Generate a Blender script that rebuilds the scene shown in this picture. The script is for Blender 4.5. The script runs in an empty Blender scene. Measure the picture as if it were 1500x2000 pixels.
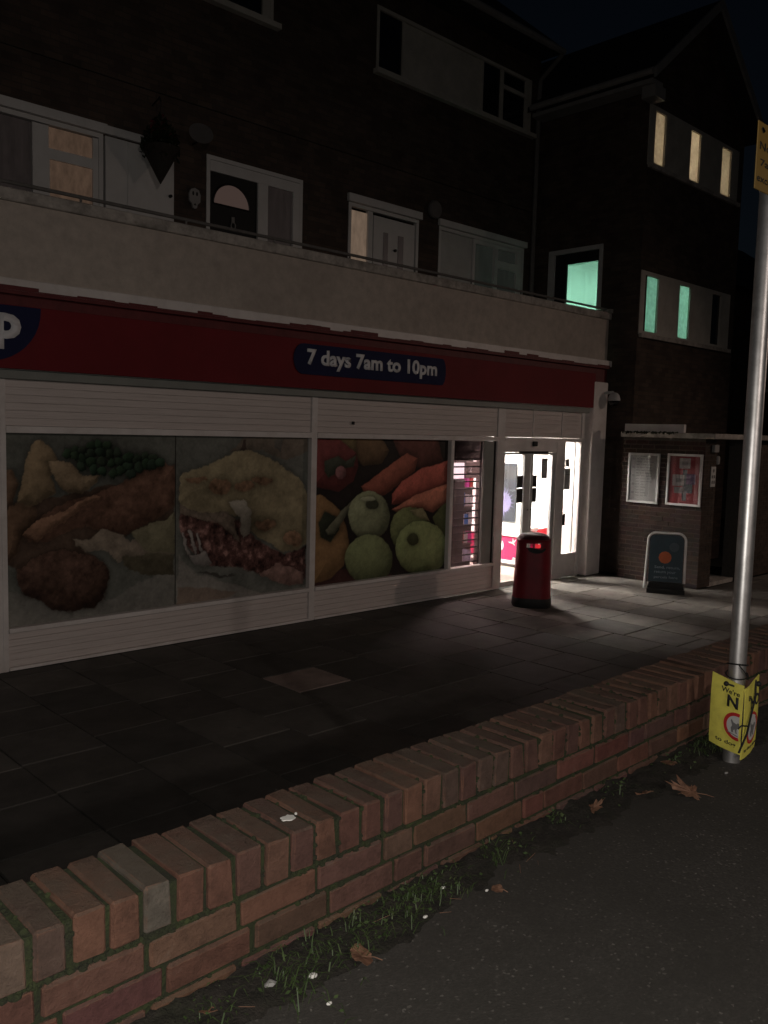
import bpy, bmesh, math, random
import numpy as np
from mathutils import Vector, Matrix
from mathutils import noise as mnoise

# ------------------------------------------------------------------ set-up
scene = bpy.context.scene
col = scene.collection
rnd = random.Random(7)

# Axes: X along the shop front (to the right), Y into the shop, Z up, metres.
# Eye level is z = 0, the shop forecourt lies at z = FC, the footway at z = FW.
FC = -2.45
FW = -1.25
YF = 8.49          # plane of the shop front
YU = 10.30         # plane of the flats' wall behind the walkway

cam_d = bpy.data.cameras.new('camera')
cam = bpy.data.objects.new('camera', cam_d)
col.objects.link(cam)
right, up, back = Vector((0.7231, -0.6902, 0.0262)), Vector((0.0459, 0.0859, 0.9952)), Vector((-0.6892, -0.7185, 0.0938))
cam.matrix_world = Matrix(((right.x, up.x, back.x, 0), (right.y, up.y, back.y, 0), (right.z, up.z, back.z, 0), (0, 0, 0, 1)))
cam_d.sensor_fit = 'VERTICAL'
cam_d.sensor_height = 24.0
cam_d.sensor_width = 18.0
cam_d.lens = 24.0 * 1680 / 2000
cam_d.clip_start = 0.05
cam_d.clip_end = 2000
scene.camera = cam

world = bpy.data.worlds.new('World')
scene.world = world
world.use_nodes = True
wn = world.node_tree
bg = wn.nodes['Background']
sky = wn.nodes.new('ShaderNodeTexSky')
sky.sky_type = 'NISHITA'
sky.sun_disc = False
sky.sun_elevation = math.radians(35.0)
sky.sun_rotation = math.radians(200)
wn.links.new(sky.outputs[0], bg.inputs[0])
bg.inputs[1].default_value = 0.0008

scene.view_settings.view_transform = 'Standard'
scene.view_settings.look = 'None'
scene.view_settings.gamma = 1
scene.view_settings.use_curve_mapping = False
scene.view_settings.exposure = 0.0

LAMP_A = Vector((-1.0, -10.5, 4.6))      # LED street lamp across the road, behind the photographer
LAMP_B = Vector((20.3, -1.85, 3.6))      # older warm street lamp farther along the road
POWER_A, COLOR_A = 1430, (1.0, 0.87, 0.785)
POWER_B, COLOR_B = 620, (1.0, 0.74, 0.60)
SHOP_GLOW = 275.0
STAIR_GLOW = 200.0
FLASH = 122.0                              # the phone's own small flash, at the lens

flash_d = bpy.data.lights.new('phone_flash', 'POINT')
flash_d.energy = FLASH
flash_d.color = (1.0, 0.95, 0.88)
flash_d.shadow_soft_size = 0.006
flash = bpy.data.objects.new('phone_flash', flash_d)
flash.location = (-0.012, -0.012, 0.018)
col.objects.link(flash)

# ------------------------------------------------------------------ helpers
def lin(c):
    return tuple((v / 255 / 12.92) if v / 255 <= 0.04045 else ((v / 255 + 0.055) / 1.055) ** 2.4 for v in c)

def new_mat(name):
    m = bpy.data.materials.new(name)
    m.use_nodes = True
    nt = m.node_tree
    return m, nt, nt.nodes['Principled BSDF']

def node(nt, kind, **kw):
    n = nt.nodes.new(kind)
    for k, v in kw.items():
        if k.startswith('i_'):
            n.inputs[k[2:].replace('_', ' ')].default_value = v
        else:
            setattr(n, k, v)
    return n

def ramp(nt, stops):
    r = nt.nodes.new('ShaderNodeValToRGB')
    e = r.color_ramp.elements
    while len(e) < len(stops):
        e.new(0.5)
    for el, (p, c) in zip(e, stops):
        el.position = p
        el.color = (c, c, c, 1) if not isinstance(c, tuple) else (c[0], c[1], c[2], 1)
    return r

def mixc(nt, fac, a, b, mode='MIX'):
    m = nt.nodes.new('ShaderNodeMix')
    m.data_type = 'RGBA'
    m.blend_type = mode
    L = nt.links
    for sock, v in ((m.inputs[0], fac), (m.inputs[6], a), (m.inputs[7], b)):
        if hasattr(v, 'is_linked'):
            L.new(v, sock)
        elif isinstance(v, (int, float)):
            sock.default_value = v
        else:
            sock.default_value = (v[0], v[1], v[2], 1)
    return m.outputs[2]

def pos_of(nt):
    return nt.nodes.new('ShaderNodeNewGeometry').outputs['Position']

def noise_tex(nt, vec, scale, detail=4, rough=0.6):
    n = node(nt, 'ShaderNodeTexNoise')
    n.inputs['Scale'].default_value = scale
    n.inputs['Detail'].default_value = detail
    n.inputs['Roughness'].default_value = rough
    nt.links.new(vec, n.inputs['Vector'])
    return n.outputs['Fac']

def bump(nt, bsdf, height, strength, dist=0.01):
    b = nt.nodes.new('ShaderNodeBump')
    b.inputs['Strength'].default_value = strength
    b.inputs['Distance'].default_value = dist
    nt.links.new(height, b.inputs['Height'])
    nt.links.new(b.outputs[0], bsdf.inputs['Normal'])

def surf(name, color, rough=0.6, var=0.3, scale=5.0, bump_s=0.15, bump_scale=80, metal=0.0, spec=0.4, stain=None, stain_scale=1.2, stain_amt=0.5):
    """An everyday surface: base colour with uneven tone, a little relief, optional stains."""
    m, nt, b = new_mat(name)
    p = pos_of(nt)
    dark = tuple(c * (1 - var) for c in color)
    light = tuple(min(1, c * (1 + var * 0.6)) for c in color)
    r = ramp(nt, [(0.3, dark), (0.7, light)])
    nt.links.new(noise_tex(nt, p, scale, 6, 0.65), r.inputs[0])
    out = r.outputs[0]
    if stain:
        s = ramp(nt, [(0.45, 0.0), (0.7, stain_amt)])
        nt.links.new(noise_tex(nt, p, stain_scale, 5, 0.7), s.inputs[0])
        out = mixc(nt, s.outputs[0], out, stain)
    nt.links.new(out, b.inputs['Base Color'])
    b.inputs['Roughness'].default_value = rough
    b.inputs['Metallic'].default_value = metal
    b.inputs['Specular IOR Level'].default_value = spec
    if bump_s > 0:
        bump(nt, b, noise_tex(nt, p, bump_scale, 3), bump_s)
    return m

def glow(name, color, strength, streak=None):
    m, nt, b = new_mat(name)
    b.inputs['Base Color'].default_value = (0.05, 0.05, 0.05, 1)
    b.inputs['Roughness'].default_value = 0.3
    if streak:
        p = pos_of(nt)
        mp = nt.nodes.new('ShaderNodeMapping')
        mp.inputs['Scale'].default_value = streak
        nt.links.new(p, mp.inputs['Vector'])
        r = ramp(nt, [(0.3, tuple(c * 0.5 for c in color)), (0.7, color)])
        nt.links.new(noise_tex(nt, mp.outputs[0], 1.0, 5, 0.7), r.inputs[0])
        nt.links.new(r.outputs[0], b.inputs['Emission Color'])
    else:
        b.inputs['Emission Color'].default_value = (*color, 1)
    b.inputs['Emission Strength'].default_value = strength
    return m

def thin_glass(name, tint=(1, 1, 1), gloss=0.06):
    m = bpy.data.materials.new(name)
    m.use_nodes = True
    nt = m.node_tree
    nt.nodes.remove(nt.nodes['Principled BSDF'])
    t = nt.nodes.new('ShaderNodeBsdfTransparent')
    t.inputs[0].default_value = (*tint, 1)
    g = nt.nodes.new('ShaderNodeBsdfGlossy')
    g.inputs['Roughness'].default_value = 0.03
    mx = nt.nodes.new('ShaderNodeMixShader')
    mx.inputs[0].default_value = gloss
    nt.links.new(t.outputs[0], mx.inputs[1])
    nt.links.new(g.outputs[0], mx.inputs[2])
    nt.links.new(mx.outputs[0], nt.nodes['Material Output'].inputs[0])
    return m

def frosted(name, color):
    m = bpy.data.materials.new(name)
    m.use_nodes = True
    nt = m.node_tree
    nt.nodes.remove(nt.nodes['Principled BSDF'])
    t = nt.nodes.new('ShaderNodeBsdfTranslucent')
    p = pos_of(nt)
    r = ramp(nt, [(0.3, tuple(c * 0.75 for c in color)), (0.7, color)])
    nt.links.new(noise_tex(nt, p, 14, 4), r.inputs[0])
    nt.links.new(r.outputs[0], t.inputs[0])
    nt.links.new(t.outputs[0], nt.nodes['Material Output'].inputs[0])
    return m

def world_loc(o):
    v = Vector((0, 0, 0))
    while o is not None:
        v += o.location
        o = o.parent
    return v

def finish(name, bm, mat, parent=None, smooth=False, recalc=True):
    """bm holds world coordinates; the object's origin goes to the middle of its foot."""
    if recalc:
        bmesh.ops.recalc_face_normals(bm, faces=bm.faces[:])
    me = bpy.data.meshes.new(name)
    bm.to_mesh(me)
    bm.free()
    return finish_mesh(name, me, mat, parent, smooth)

def finish_mesh(name, me, mat, parent=None, smooth=False):
    n = len(me.vertices)
    a = np.empty(n * 3, np.float32)
    me.vertices.foreach_get('co', a)
    a = a.reshape(-1, 3)
    c = Vector([float(v) for v in (a.min(0) + a.max(0)) / 2])
    c.z = float(a[:, 2].min())
    a -= np.array(c, np.float32)
    me.vertices.foreach_set('co', a.ravel())
    if mat:
        me.materials.append(mat)
    if smooth:
        me.polygons.foreach_set('use_smooth', [True] * len(me.polygons))
        me.set_sharp_from_angle(angle=math.radians(38))
    me.update()
    o = bpy.data.objects.new(name, me)
    col.objects.link(o)
    if parent is not None:
        o.parent = parent
        o.location = c - world_loc(parent)
    else:
        o.location = c
    return o

def tag(o, label=None, cat=None, group=None, kind=None):
    if label: o['label'] = label
    if cat: o['category'] = cat
    if group: o['group'] = group
    if kind: o['kind'] = kind
    return o

def thing(name, label, cat, loc, group=None):
    o = bpy.data.objects.new(name, None)
    o.empty_display_size = 0.2
    o.location = loc
    col.objects.link(o)
    return tag(o, label, cat, group)

def BM():
    return bmesh.new()

def box(bm, x0, x1, y0, y1, z0, z1, bev=0.0, M=None):
    r = bmesh.ops.create_cube(bm, size=1.0)
    vs = r['verts']
    for v in vs:
        v.co = Vector((x0 + (v.co.x + .5) * (x1 - x0), y0 + (v.co.y + .5) * (y1 - y0), z0 + (v.co.z + .5) * (z1 - z0)))
        if M is not None:
            v.co = M @ v.co
    if bev > 0:
        es = list({e for v in vs for e in v.link_edges})
        bmesh.ops.bevel(bm, geom=es, offset=bev, segments=1, affect='EDGES', profile=0.5)
    return bm

def frame_of(d):
    d = d.normalized()
    a = Vector((0, 0, 1)) if abs(d.z) < 0.9 else Vector((1, 0, 0))
    u = d.cross(a).normalized()
    return u, d.cross(u).normalized()

def tube(bm, pts, r, n=8, cap=True):
    pts = [Vector(p) for p in pts]
    rings = []
    rs = r if isinstance(r, (list, tuple)) else [r] * len(pts)
    u = None
    for i, p in enumerate(pts):
        d = (pts[min(i + 1, len(pts) - 1)] - pts[max(i - 1, 0)]).normalized()
        if u is None:
            u, v = frame_of(d)
        else:
            u = (u - d * u.dot(d)).normalized()
            v = d.cross(u)
        rings.append([bm.verts.new(p + rs[i] * (math.cos(2 * math.pi * k / n) * u + math.sin(2 * math.pi * k / n) * v)) for k in range(n)])
    for a, b in zip(rings, rings[1:]):
        for k in range(n):
            bm.faces.new((a[k], a[(k + 1) % n], b[(k + 1) % n], b[k]))
    if cap:
        bm.faces.new(rings[0]); bm.faces.new(rings[-1])
    return bm

def lathe(bm, c, prof, n=20, M=None):
    rings = []
    for r, z in prof:
        ring = []
        for k in range(n):
            a = 2 * math.pi * k / n
            p = Vector((r * math.cos(a), r * math.sin(a), z))
            if M is not None: p = M @ p
            ring.append(bm.verts.new(Vector(c) + p))
        rings.append(ring)
    for a, b in zip(rings, rings[1:]):
        for k in range(n):
            bm.faces.new((a[k], a[(k + 1) % n], b[(k + 1) % n], b[k]))
    bm.faces.new(rings[0]); bm.faces.new(rings[-1])
    return bm

def prism(bm, pts, vec):
    a = [bm.verts.new(Vector(p)) for p in pts]
    b = [bm.verts.new(Vector(p) + Vector(vec)) for p in pts]
    n = len(a)
    bm.faces.new(a); bm.faces.new(list(reversed(b)))
    for k in range(n):
        bm.faces.new((a[k], a[(k + 1) % n], b[(k + 1) % n], b[k]))
    return bm

def bx(name, mat, parent, x0, x1, y0, y1, z0, z1, bev=0.0, M=None):
    return finish(name, box(BM(), x0, x1, y0, y1, z0, z1, bev, M), mat, parent)

def wall_cells(bm, u0, u1, z0, z1, holes, put):
    us = sorted({u0, u1, *[h[0] for h in holes], *[h[1] for h in holes]})
    zs = sorted({z0, z1, *[h[2] for h in holes], *[h[3] for h in holes]})
    us = [u for u in us if u0 <= u <= u1]
    zs = [z for z in zs if z0 <= z <= z1]
    for ua, ub in zip(us, us[1:]):
        run = None
        for za, zb in zip(zs, zs[1:]):
            cu, cz = (ua + ub) / 2, (za + zb) / 2
            solid = not any(h[0] < cu < h[1] and h[2] < cz < h[3] for h in holes)
            if solid:
                run = (run[0], zb) if run else (za, zb)
            if run and (not solid):
                put(ua, ub, run[0], run[1]); run = None
        if run: put(ua, ub, run[0], run[1])

_bf = None
def lettering(name, body, mat, parent, origin, U, V, height=None, width=None, fat=0.0, depth=0.003, align='LEFT', font_h=None):
    """Flat letters built as mesh: origin = lower left of the text's box, U = reading direction, V = up."""
    cu = bpy.data.curves.new(name, 'FONT')
    cu.body = body
    cu.size = 1.0
    cu.offset = fat
    cu.extrude = 0.0
    cu.align_x = align
    cu.resolution_u = 3
    t = bpy.data.objects.new(name, cu)
    col.objects.link(t)
    dg = bpy.context.evaluated_depsgraph_get()
    me = bpy.data.meshes.new_from_object(t.evaluated_get(dg))
    bpy.data.objects.remove(t)
    bpy.data.curves.remove(cu)
    n = len(me.vertices)
    a = np.empty(n * 3, np.float32)
    me.vertices.foreach_get('co', a)
    a = a.reshape(-1, 3)
    lo, hi = a.min(0), a.max(0)
    sx = width / (hi[0] - lo[0]) if width else None
    sy = height / (hi[1] - lo[1]) if height else None
    if sx is None: sx = sy
    if sy is None: sy = sx
    U, V = Vector(U).normalized(), Vector(V).normalized()
    N = U.cross(V)
    w = np.array(origin)[None] + ((a[:, 0] - lo[0]) * sx)[:, None] * np.array(U)[None] + ((a[:, 1] - lo[1]) * sy)[:, None] * np.array(V)[None]
    me.vertices.foreach_set('co', w.astype(np.float32).ravel())
    me.update()
    bm = BM()
    bm.from_mesh(me)
    bpy.data.meshes.remove(me)
    r = bmesh.ops.extrude_face_region(bm, geom=bm.faces[:])
    for v in [g for g in r['geom'] if isinstance(g, bmesh.types.BMVert)]:
        v.co += N * depth
    return finish(name, bm, mat, parent)

# ------------------------------------------------------------------ materials
M = {}
M['white_frame'] = surf('white_paint', (0.74, 0.69, 0.665), 0.45, 0.12, 3, 0.05, 60, stain=(0.45, 0.38, 0.34), stain_scale=2.5, stain_amt=0.4)
M['cladding'] = surf('white_cladding', (0.47, 0.42, 0.40), 0.5, 0.10, 9, 0.0, 60)
def cladding_grain():
    m, nt, b = new_mat('grained_cladding')
    p = pos_of(nt)
    mp = nt.nodes.new('ShaderNodeMapping'); mp.inputs['Scale'].default_value = (1.6, 1.6, 70)
    nt.links.new(p, mp.inputs['Vector'])
    f = noise_tex(nt, mp.outputs[0], 1.5, 6, 0.75)
    r = ramp(nt, [(0.25, (0.46, 0.40, 0.375)), (0.5, (0.62, 0.55, 0.52)), (0.8, (0.72, 0.645, 0.615))])
    nt.links.new(f, r.inputs[0])
    nt.links.new(r.outputs[0], b.inputs['Base Color'])
    b.inputs['Roughness'].default_value = 0.5
    bump(nt, b, f, 0.3, 0.004)
    return m
M['cladding'] = cladding_grain()
M['render'] = surf('cream_render', (0.50, 0.435, 0.38), 0.85, 0.18, 7, 0.5, 90, stain=(0.32, 0.275, 0.24), stain_scale=0.9, stain_amt=0.5)
M['concrete'] = surf('pale_concrete', (0.46, 0.42, 0.38), 0.85, 0.35, 10, 0.5, 60, stain=(0.10, 0.095, 0.08), stain_scale=3, stain_amt=0.7)
M['red_sign'] = surf('red_sign_paint', (0.175, 0.018, 0.023), 0.6, 0.14, 1.5, 0.03, 30, spec=0.15, stain=(0.13, 0.016, 0.018), stain_scale=2, stain_amt=0.6)
M['red_band'] = surf('red_wall_paint', (0.13, 0.022, 0.024), 0.6, 0.25, 8, 0.3, 60)
M['navy'] = surf('navy_sign', (0.016, 0.019, 0.060), 0.65, 0.15, 3, 0.0, spec=0.12)
M['sign_white'] = surf('sign_white', (0.80, 0.80, 0.82), 0.45, 0.05, 3, 0.0)
M['letter_white'] = surf('letter_white', (0.75, 0.75, 0.78), 0.45, 0.05, 3, 0.0)
M['grey_green'] = surf('grey_green_metal', (0.24, 0.25, 0.23), 0.5, 0.12, 4, 0.05)
M['upvc'] = surf('white_upvc', (0.62, 0.605, 0.59), 0.4, 0.08, 4, 0.0)
M['upvc_old'] = surf('white_upvc_aged', (0.50, 0.49, 0.475), 0.5, 0.15, 4, 0.03)
M['trim'] = surf('dark_trim', (0.26, 0.25, 0.24), 0.6, 0.25, 6, 0.1, stain=(0.12, 0.115, 0.105), stain_scale=3)  # duller, darker tone than the window frames
M['panel_cream'] = surf('cream_panel', (0.46, 0.43, 0.38), 0.6, 0.2, 3, 0.1)
M['dark_glass'] = surf('dark_glass', (0.012, 0.012, 0.014), 0.06, 0.2, 2, 0.0, spec=0.5)
M['black'] = surf('black_plastic', (0.012, 0.012, 0.012), 0.62, 0.3, 6, 0.1)
M['black_metal'] = surf('black_metal', (0.016, 0.014, 0.014), 0.5, 0.2, 6, 0.05)
M['dark_red'] = surf('dark_red_plastic', (0.20, 0.011, 0.020), 0.42, 0.18, 4, 0.12, 30, stain=(0.09, 0.012, 0.014), stain_scale=5, stain_amt=0.5)
M['lid_red'] = surf('sooty_red_lid', (0.045, 0.008, 0.010), 0.6, 0.3, 9, 0.1)
M['galv'] = surf('galvanised_steel', (0.72, 0.70, 0.69), 0.42, 0.10, 30, 0.0, 120, metal=0.9, stain=(0.34, 0.33, 0.31), stain_scale=14, stain_amt=0.5)
M['steel'] = surf('brushed_aluminium', (0.62, 0.62, 0.62), 0.3, 0.08, 6, 0.0, metal=0.9)
M['rail'] = surf('grey_rail_paint', (0.16, 0.15, 0.14), 0.5, 0.2, 12, 0.1)
M['roof'] = surf('dark_roof_tiles', (0.035, 0.032, 0.03), 0.8, 0.3, 4, 0.3, 20)
M['soil'] = surf('damp_soil', (0.024, 0.020, 0.016), 0.95, 0.6, 30, 0.9, 120, stain=(0.020, 0.024, 0.011), stain_scale=7)
M['bed'] = surf('dark_joint_bed', (0.012, 0.013, 0.009), 0.95, 0.5, 12, 0.6, 60)
M['int_white'] = surf('shop_white', (0.78, 0.78, 0.76), 0.6, 0.04, 3, 0.0)
M['int_floor'] = surf('shop_floor', (0.40, 0.35, 0.30), 0.35, 0.12, 4, 0.0)
M['int_dark'] = surf('dark_shelf_back', (0.030, 0.020, 0.018), 0.5, 0.15, 3, 0.0)
M['int_grey'] = surf('grey_unit', (0.16, 0.13, 0.125), 0.5, 0.1, 3, 0.0)
M['magenta'] = surf('magenta_panel', (0.30, 0.004, 0.055), 0.5, 0.05, 3, 0.0)
M['red_print'] = surf('red_print', (0.26, 0.006, 0.012), 0.4, 0.05, 3, 0.0)
M['poster_red'] = surf('poster_red', (0.24, 0.018, 0.025), 0.4, 0.1, 3, 0.0)
M['list_paper'] = surf('list_paper', (0.27, 0.26, 0.255), 0.6, 0.1, 3, 0.0)
M['drink_print'] = surf('dark_blue_print', (0.008, 0.010, 0.016), 0.5, 0.3, 4, 0.0)
M['burst_print'] = surf('burst_print', (0.10, 0.09, 0.16), 0.5, 0.4, 9, 0.0)
M['smoke_print'] = surf('smoke_print', (0.016, 0.016, 0.018), 0.5, 0.4, 5, 0.0)
M['paper'] = surf('white_paper', (0.55, 0.54, 0.52), 0.7, 0.05, 5, 0.0)
M['paper_grey'] = surf('grey_paper', (0.30, 0.29, 0.28), 0.7, 0.08, 5, 0.0)
M['ink'] = surf('dark_ink', (0.02, 0.02, 0.022), 0.7, 0.1, 5, 0.0)
M['ink_grey'] = surf('grey_ink', (0.17, 0.165, 0.165), 0.7, 0.1, 5, 0.0)
M['yellow'] = surf('yellow_board', (0.80, 0.72, 0.13), 0.5, 0.12, 20, 0.08, 50, stain=(0.52, 0.45, 0.10), stain_scale=18, stain_amt=0.5)
M['amber'] = surf('amber_sign', (0.24, 0.145, 0.030), 0.5, 0.08, 10, 0.0)
M['ring_red'] = surf('ring_red', (0.50, 0.03, 0.03), 0.5, 0.05, 10, 0.0)
M['orange'] = surf('orange_print', (0.55, 0.13, 0.04), 0.5, 0.15, 10, 0.0)
M['petrol'] = surf('petrol_blue_print', (0.012, 0.038, 0.055), 0.4, 0.2, 5, 0.0)
M['blue_grey'] = surf('blue_grey_print', (0.06, 0.085, 0.10), 0.5, 0.1, 10, 0.0)
M['purple'] = surf('purple_print', (0.08, 0.045, 0.11), 0.5, 0.1, 10, 0.0)
M['clear'] = thin_glass('clear_glass')
M['clear_tint'] = thin_glass('tinted_glass', (0.62, 0.54, 0.56), 0.04)
M['cover'] = thin_glass('poster_cover', (0.92, 0.92, 0.92), 0.07)
M['wicker'] = surf('dark_wicker', (0.03, 0.024, 0.018), 0.8, 0.4, 30, 0.6, 80)
M['leaf_dark'] = surf('dark_leaf', (0.018, 0.026, 0.012), 0.6, 0.4, 30, 0.0)
M['flower'] = surf('red_flower', (0.16, 0.02, 0.03), 0.6, 0.3, 30, 0.0)
M['leaf_brown'] = surf('dead_leaf', (0.19, 0.095, 0.058), 0.7, 0.55, 30, 0.3, 60, stain=(0.30, 0.17, 0.11), stain_scale=22, stain_amt=0.8)
M['white_bit'] = surf('white_scrap', (0.72, 0.70, 0.66), 0.7, 0.08, 20, 0.0)

def asphalt():
    m, nt, b = new_mat('worn_asphalt')
    p = pos_of(nt)
    v = node(nt, 'ShaderNodeTexVoronoi'); v.inputs['Scale'].default_value = 170
    nt.links.new(p, v.inputs['Vector'])
    hsv = nt.nodes.new('ShaderNodeSeparateColor')
    nt.links.new(v.outputs['Color'], hsv.inputs[0])
    r = ramp(nt, [(0.0, (0.042, 0.038, 0.033)), (0.6, (0.056, 0.050, 0.044)), (0.97, (0.072, 0.065, 0.057)), (1.0, (0.20, 0.185, 0.165))])
    nt.links.new(hsv.outputs[0], r.inputs[0])
    s = ramp(nt, [(0.32, 0.0), (0.66, 0.85)])
    nt.links.new(noise_tex(nt, p, 1.6, 6, 0.7), s.inputs[0])
    c = mixc(nt, s.outputs[0], r.outputs[0], (0.030, 0.027, 0.022))
    nt.links.new(c, b.inputs['Base Color'])
    b.inputs['Roughness'].default_value = 0.9
    bump(nt, b, v.outputs['Distance'], 0.35, 0.003)
    return m
M['asphalt'] = asphalt()

def slab_mat():
    m, nt, b = new_mat('concrete_slab')
    p = pos_of(nt)
    oi = nt.nodes.new('ShaderNodeObjectInfo')
    f = noise_tex(nt, p, 3.0, 7, 0.7)
    r = ramp(nt, [(0.3, 0.55), (0.7, 1.15)])
    nt.links.new(f, r.inputs[0])
    c = mixc(nt, 1.0, oi.outputs['Color'], r.outputs[0], 'MULTIPLY')
    s = ramp(nt, [(0.5, 0.0), (0.75, 0.6)])
    nt.links.new(noise_tex(nt, p, 1.1, 5, 0.7), s.inputs[0])
    c = mixc(nt, s.outputs[0], c, (0.035, 0.032, 0.025))
    gv = node(nt, 'ShaderNodeTexVoronoi'); gv.inputs['Scale'].default_value = 3.6      # trodden gum
    nt.links.new(p, gv.inputs['Vector'])
    gr = ramp(nt, [(0.055, 0.55), (0.085, 0.0)])
    nt.links.new(gv.outputs['Distance'], gr.inputs[0])
    c = mixc(nt, gr.outputs[0], c, (0.03, 0.028, 0.026))
    nt.links.new(c, b.inputs['Base Color'])
    b.inputs['Roughness'].default_value = 0.8
    bump(nt, b, noise_tex(nt, p, 60, 4), 0.35, 0.006)
    return m
M['slab'] = slab_mat()

def brick_mat(name, weather, lichen):
    m, nt, b = new_mat(name)
    p = pos_of(nt)
    oi = nt.nodes.new('ShaderNodeObjectInfo')
    r = ramp(nt, [(0.25, 0.6), (0.5, 1.0), (0.8, 1.35)])
    nt.links.new(noise_tex(nt, p, 22, 7, 0.72), r.inputs[0])
    c = mixc(nt, 1.0, oi.outputs['Color'], r.outputs[0], 'MULTIPLY')
    # weathering and lichen on upward faces, tint lightened to lift the under-lit tops
    g = nt.nodes.new('ShaderNodeNewGeometry')
    sx = nt.nodes.new('ShaderNodeSeparateXYZ')
    nt.links.new(g.outputs['Normal'], sx.inputs[0])
    upw = ramp(nt, [(0.45, 0.0), (0.9, weather)])
    nt.links.new(sx.outputs[2], upw.inputs[0])
    w2 = ramp(nt, [(0.35, 0.35), (0.65, 1.0)])
    nt.links.new(noise_tex(nt, p, 14, 6, 0.7), w2.inputs[0])
    mm = node(nt, 'ShaderNodeMath', operation='MULTIPLY')
    nt.links.new(upw.outputs[0], mm.inputs[0]); nt.links.new(w2.outputs[0], mm.inputs[1])
    c = mixc(nt, mm.outputs[0], c, (0.125, 0.098, 0.074))
    # arrises rubbed back to fresh brick
    bv = nt.nodes.new('ShaderNodeBevel'); bv.samples = 4; bv.inputs['Radius'].default_value = 0.007
    dt = nt.nodes.new('ShaderNodeVectorMath'); dt.operation = 'DOT_PRODUCT'
    nt.links.new(bv.outputs[0], dt.inputs[0]); nt.links.new(g.outputs['Normal'], dt.inputs[1])
    er = ramp(nt, [(0.90, 0.75), (0.995, 0.0)])
    nt.links.new(dt.outputs['Value'], er.inputs[0])
    en = ramp(nt, [(0.42, 0.0), (0.60, 1.0)])
    nt.links.new(noise_tex(nt, p, 30, 5, 0.7), en.inputs[0])
    em = node(nt, 'ShaderNodeMath', operation='MULTIPLY')
    nt.links.new(er.outputs[0], em.inputs[0]); nt.links.new(en.outputs[0], em.inputs[1])
    c = mixc(nt, em.outputs[0], c, (0.24, 0.115, 0.072))
    # pale lime bloom and dark stains
    l = ramp(nt, [(0.60, 0.0), (0.78, lichen)])
    nt.links.new(noise_tex(nt, p, 11, 6, 0.75), l.inputs[0])
    c = mixc(nt, l.outputs[0], c, (0.18, 0.145, 0.12))
    d = ramp(nt, [(0.55, 0.0), (0.75, 0.7)])
    v = nt.nodes.new('ShaderNodeVectorMath'); v.operation = 'ADD'; v.inputs[1].default_value = (13, 7, 3)
    nt.links.new(p, v.inputs[0])
    nt.links.new(noise_tex(nt, v.outputs[0], 8, 6, 0.75), d.inputs[0])
    c = mixc(nt, d.outputs[0], c, (0.045, 0.026, 0.020))
    nt.links.new(c, b.inputs['Base Color'])
    b.inputs['Roughness'].default_value = 0.88
    b.inputs['Specular IOR Level'].default_value = 0.25
    bump(nt, b, noise_tex(nt, p, 85, 7, 0.78), 0.95, 0.009)
    return m
M['brick'] = brick_mat('garden_brick', 0.8, 0.65)
M['porch_brick'] = brick_mat('porch_brick', 0.5, 0.25)

def moss_mat():
    m, nt, b = new_mat('mossy_mortar')
    p = pos_of(nt)
    r = ramp(nt, [(0.3, (0.018, 0.017, 0.011)), (0.55, (0.028, 0.036, 0.011)), (0.8, (0.05, 0.066, 0.017))])
    nt.links.new(noise_tex(nt, p, 16, 6, 0.7), r.inputs[0])
    nt.links.new(r.outputs[0], b.inputs['Base Color'])
    b.inputs['Roughness'].default_value = 0.95
    bump(nt, b, noise_tex(nt, p, 130, 4), 1.0, 0.01)
    return m
M['moss'] = moss_mat()
M['mortar'] = surf('dark_mortar', (0.075, 0.068, 0.06), 0.9, 0.3, 20, 0.4, 80)

def house_brick():
    m, nt, b = new_mat('house_brickwork')
    p = pos_of(nt)
    sx = nt.nodes.new('ShaderNodeSeparateXYZ')
    nt.links.new(p, sx.inputs[0])
    ad = node(nt, 'ShaderNodeMath', operation='ADD')
    nt.links.new(sx.outputs[0], ad.inputs[0]); nt.links.new(sx.outputs[1], ad.inputs[1])
    cb = nt.nodes.new('ShaderNodeCombineXYZ')
    nt.links.new(ad.outputs[0], cb.inputs[0]); nt.links.new(sx.outputs[2], cb.inputs[1])
    t = nt.nodes.new('ShaderNodeTexBrick')
    t.inputs['Scale'].default_value = 1.0
    t.inputs['Brick Width'].default_value = 0.225
    t.inputs['Row Height'].default_value = 0.075
    t.inputs['Mortar Size'].default_value = 0.006
    t.inputs['Mortar Smooth'].default_value = 0.2
    t.inputs['Color1'].default_value = (0.090, 0.064, 0.050, 1)
    t.inputs['Color2'].default_value = (0.058, 0.042, 0.034, 1)
    t.inputs['Mortar'].default_value = (0.060, 0.050, 0.042, 1)
    nt.links.new(cb.outputs[0], t.inputs['Vector'])
    r = ramp(nt, [(0.3, 0.7), (0.7, 1.2)])
    nt.links.new(noise_tex(nt, p, 2.5, 5), r.inputs[0])
    c = mixc(nt, 1.0, t.outputs['Color'], r.outputs[0], 'MULTIPLY')
    nt.links.new(c, b.inputs['Base Color'])
    b.inputs['Roughness'].default_value = 0.9
    b.inputs['Specular IOR Level'].default_value = 0.2
    inv = node(nt, 'ShaderNodeMath', operation='SUBTRACT'); inv.inputs[0].default_value = 1.0
    nt.links.new(t.outputs['Fac'], inv.inputs[1])
    bump(nt, b, inv.outputs[0], 0.6, 0.008)
    return m
M['house_brick'] = house_brick()

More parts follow.
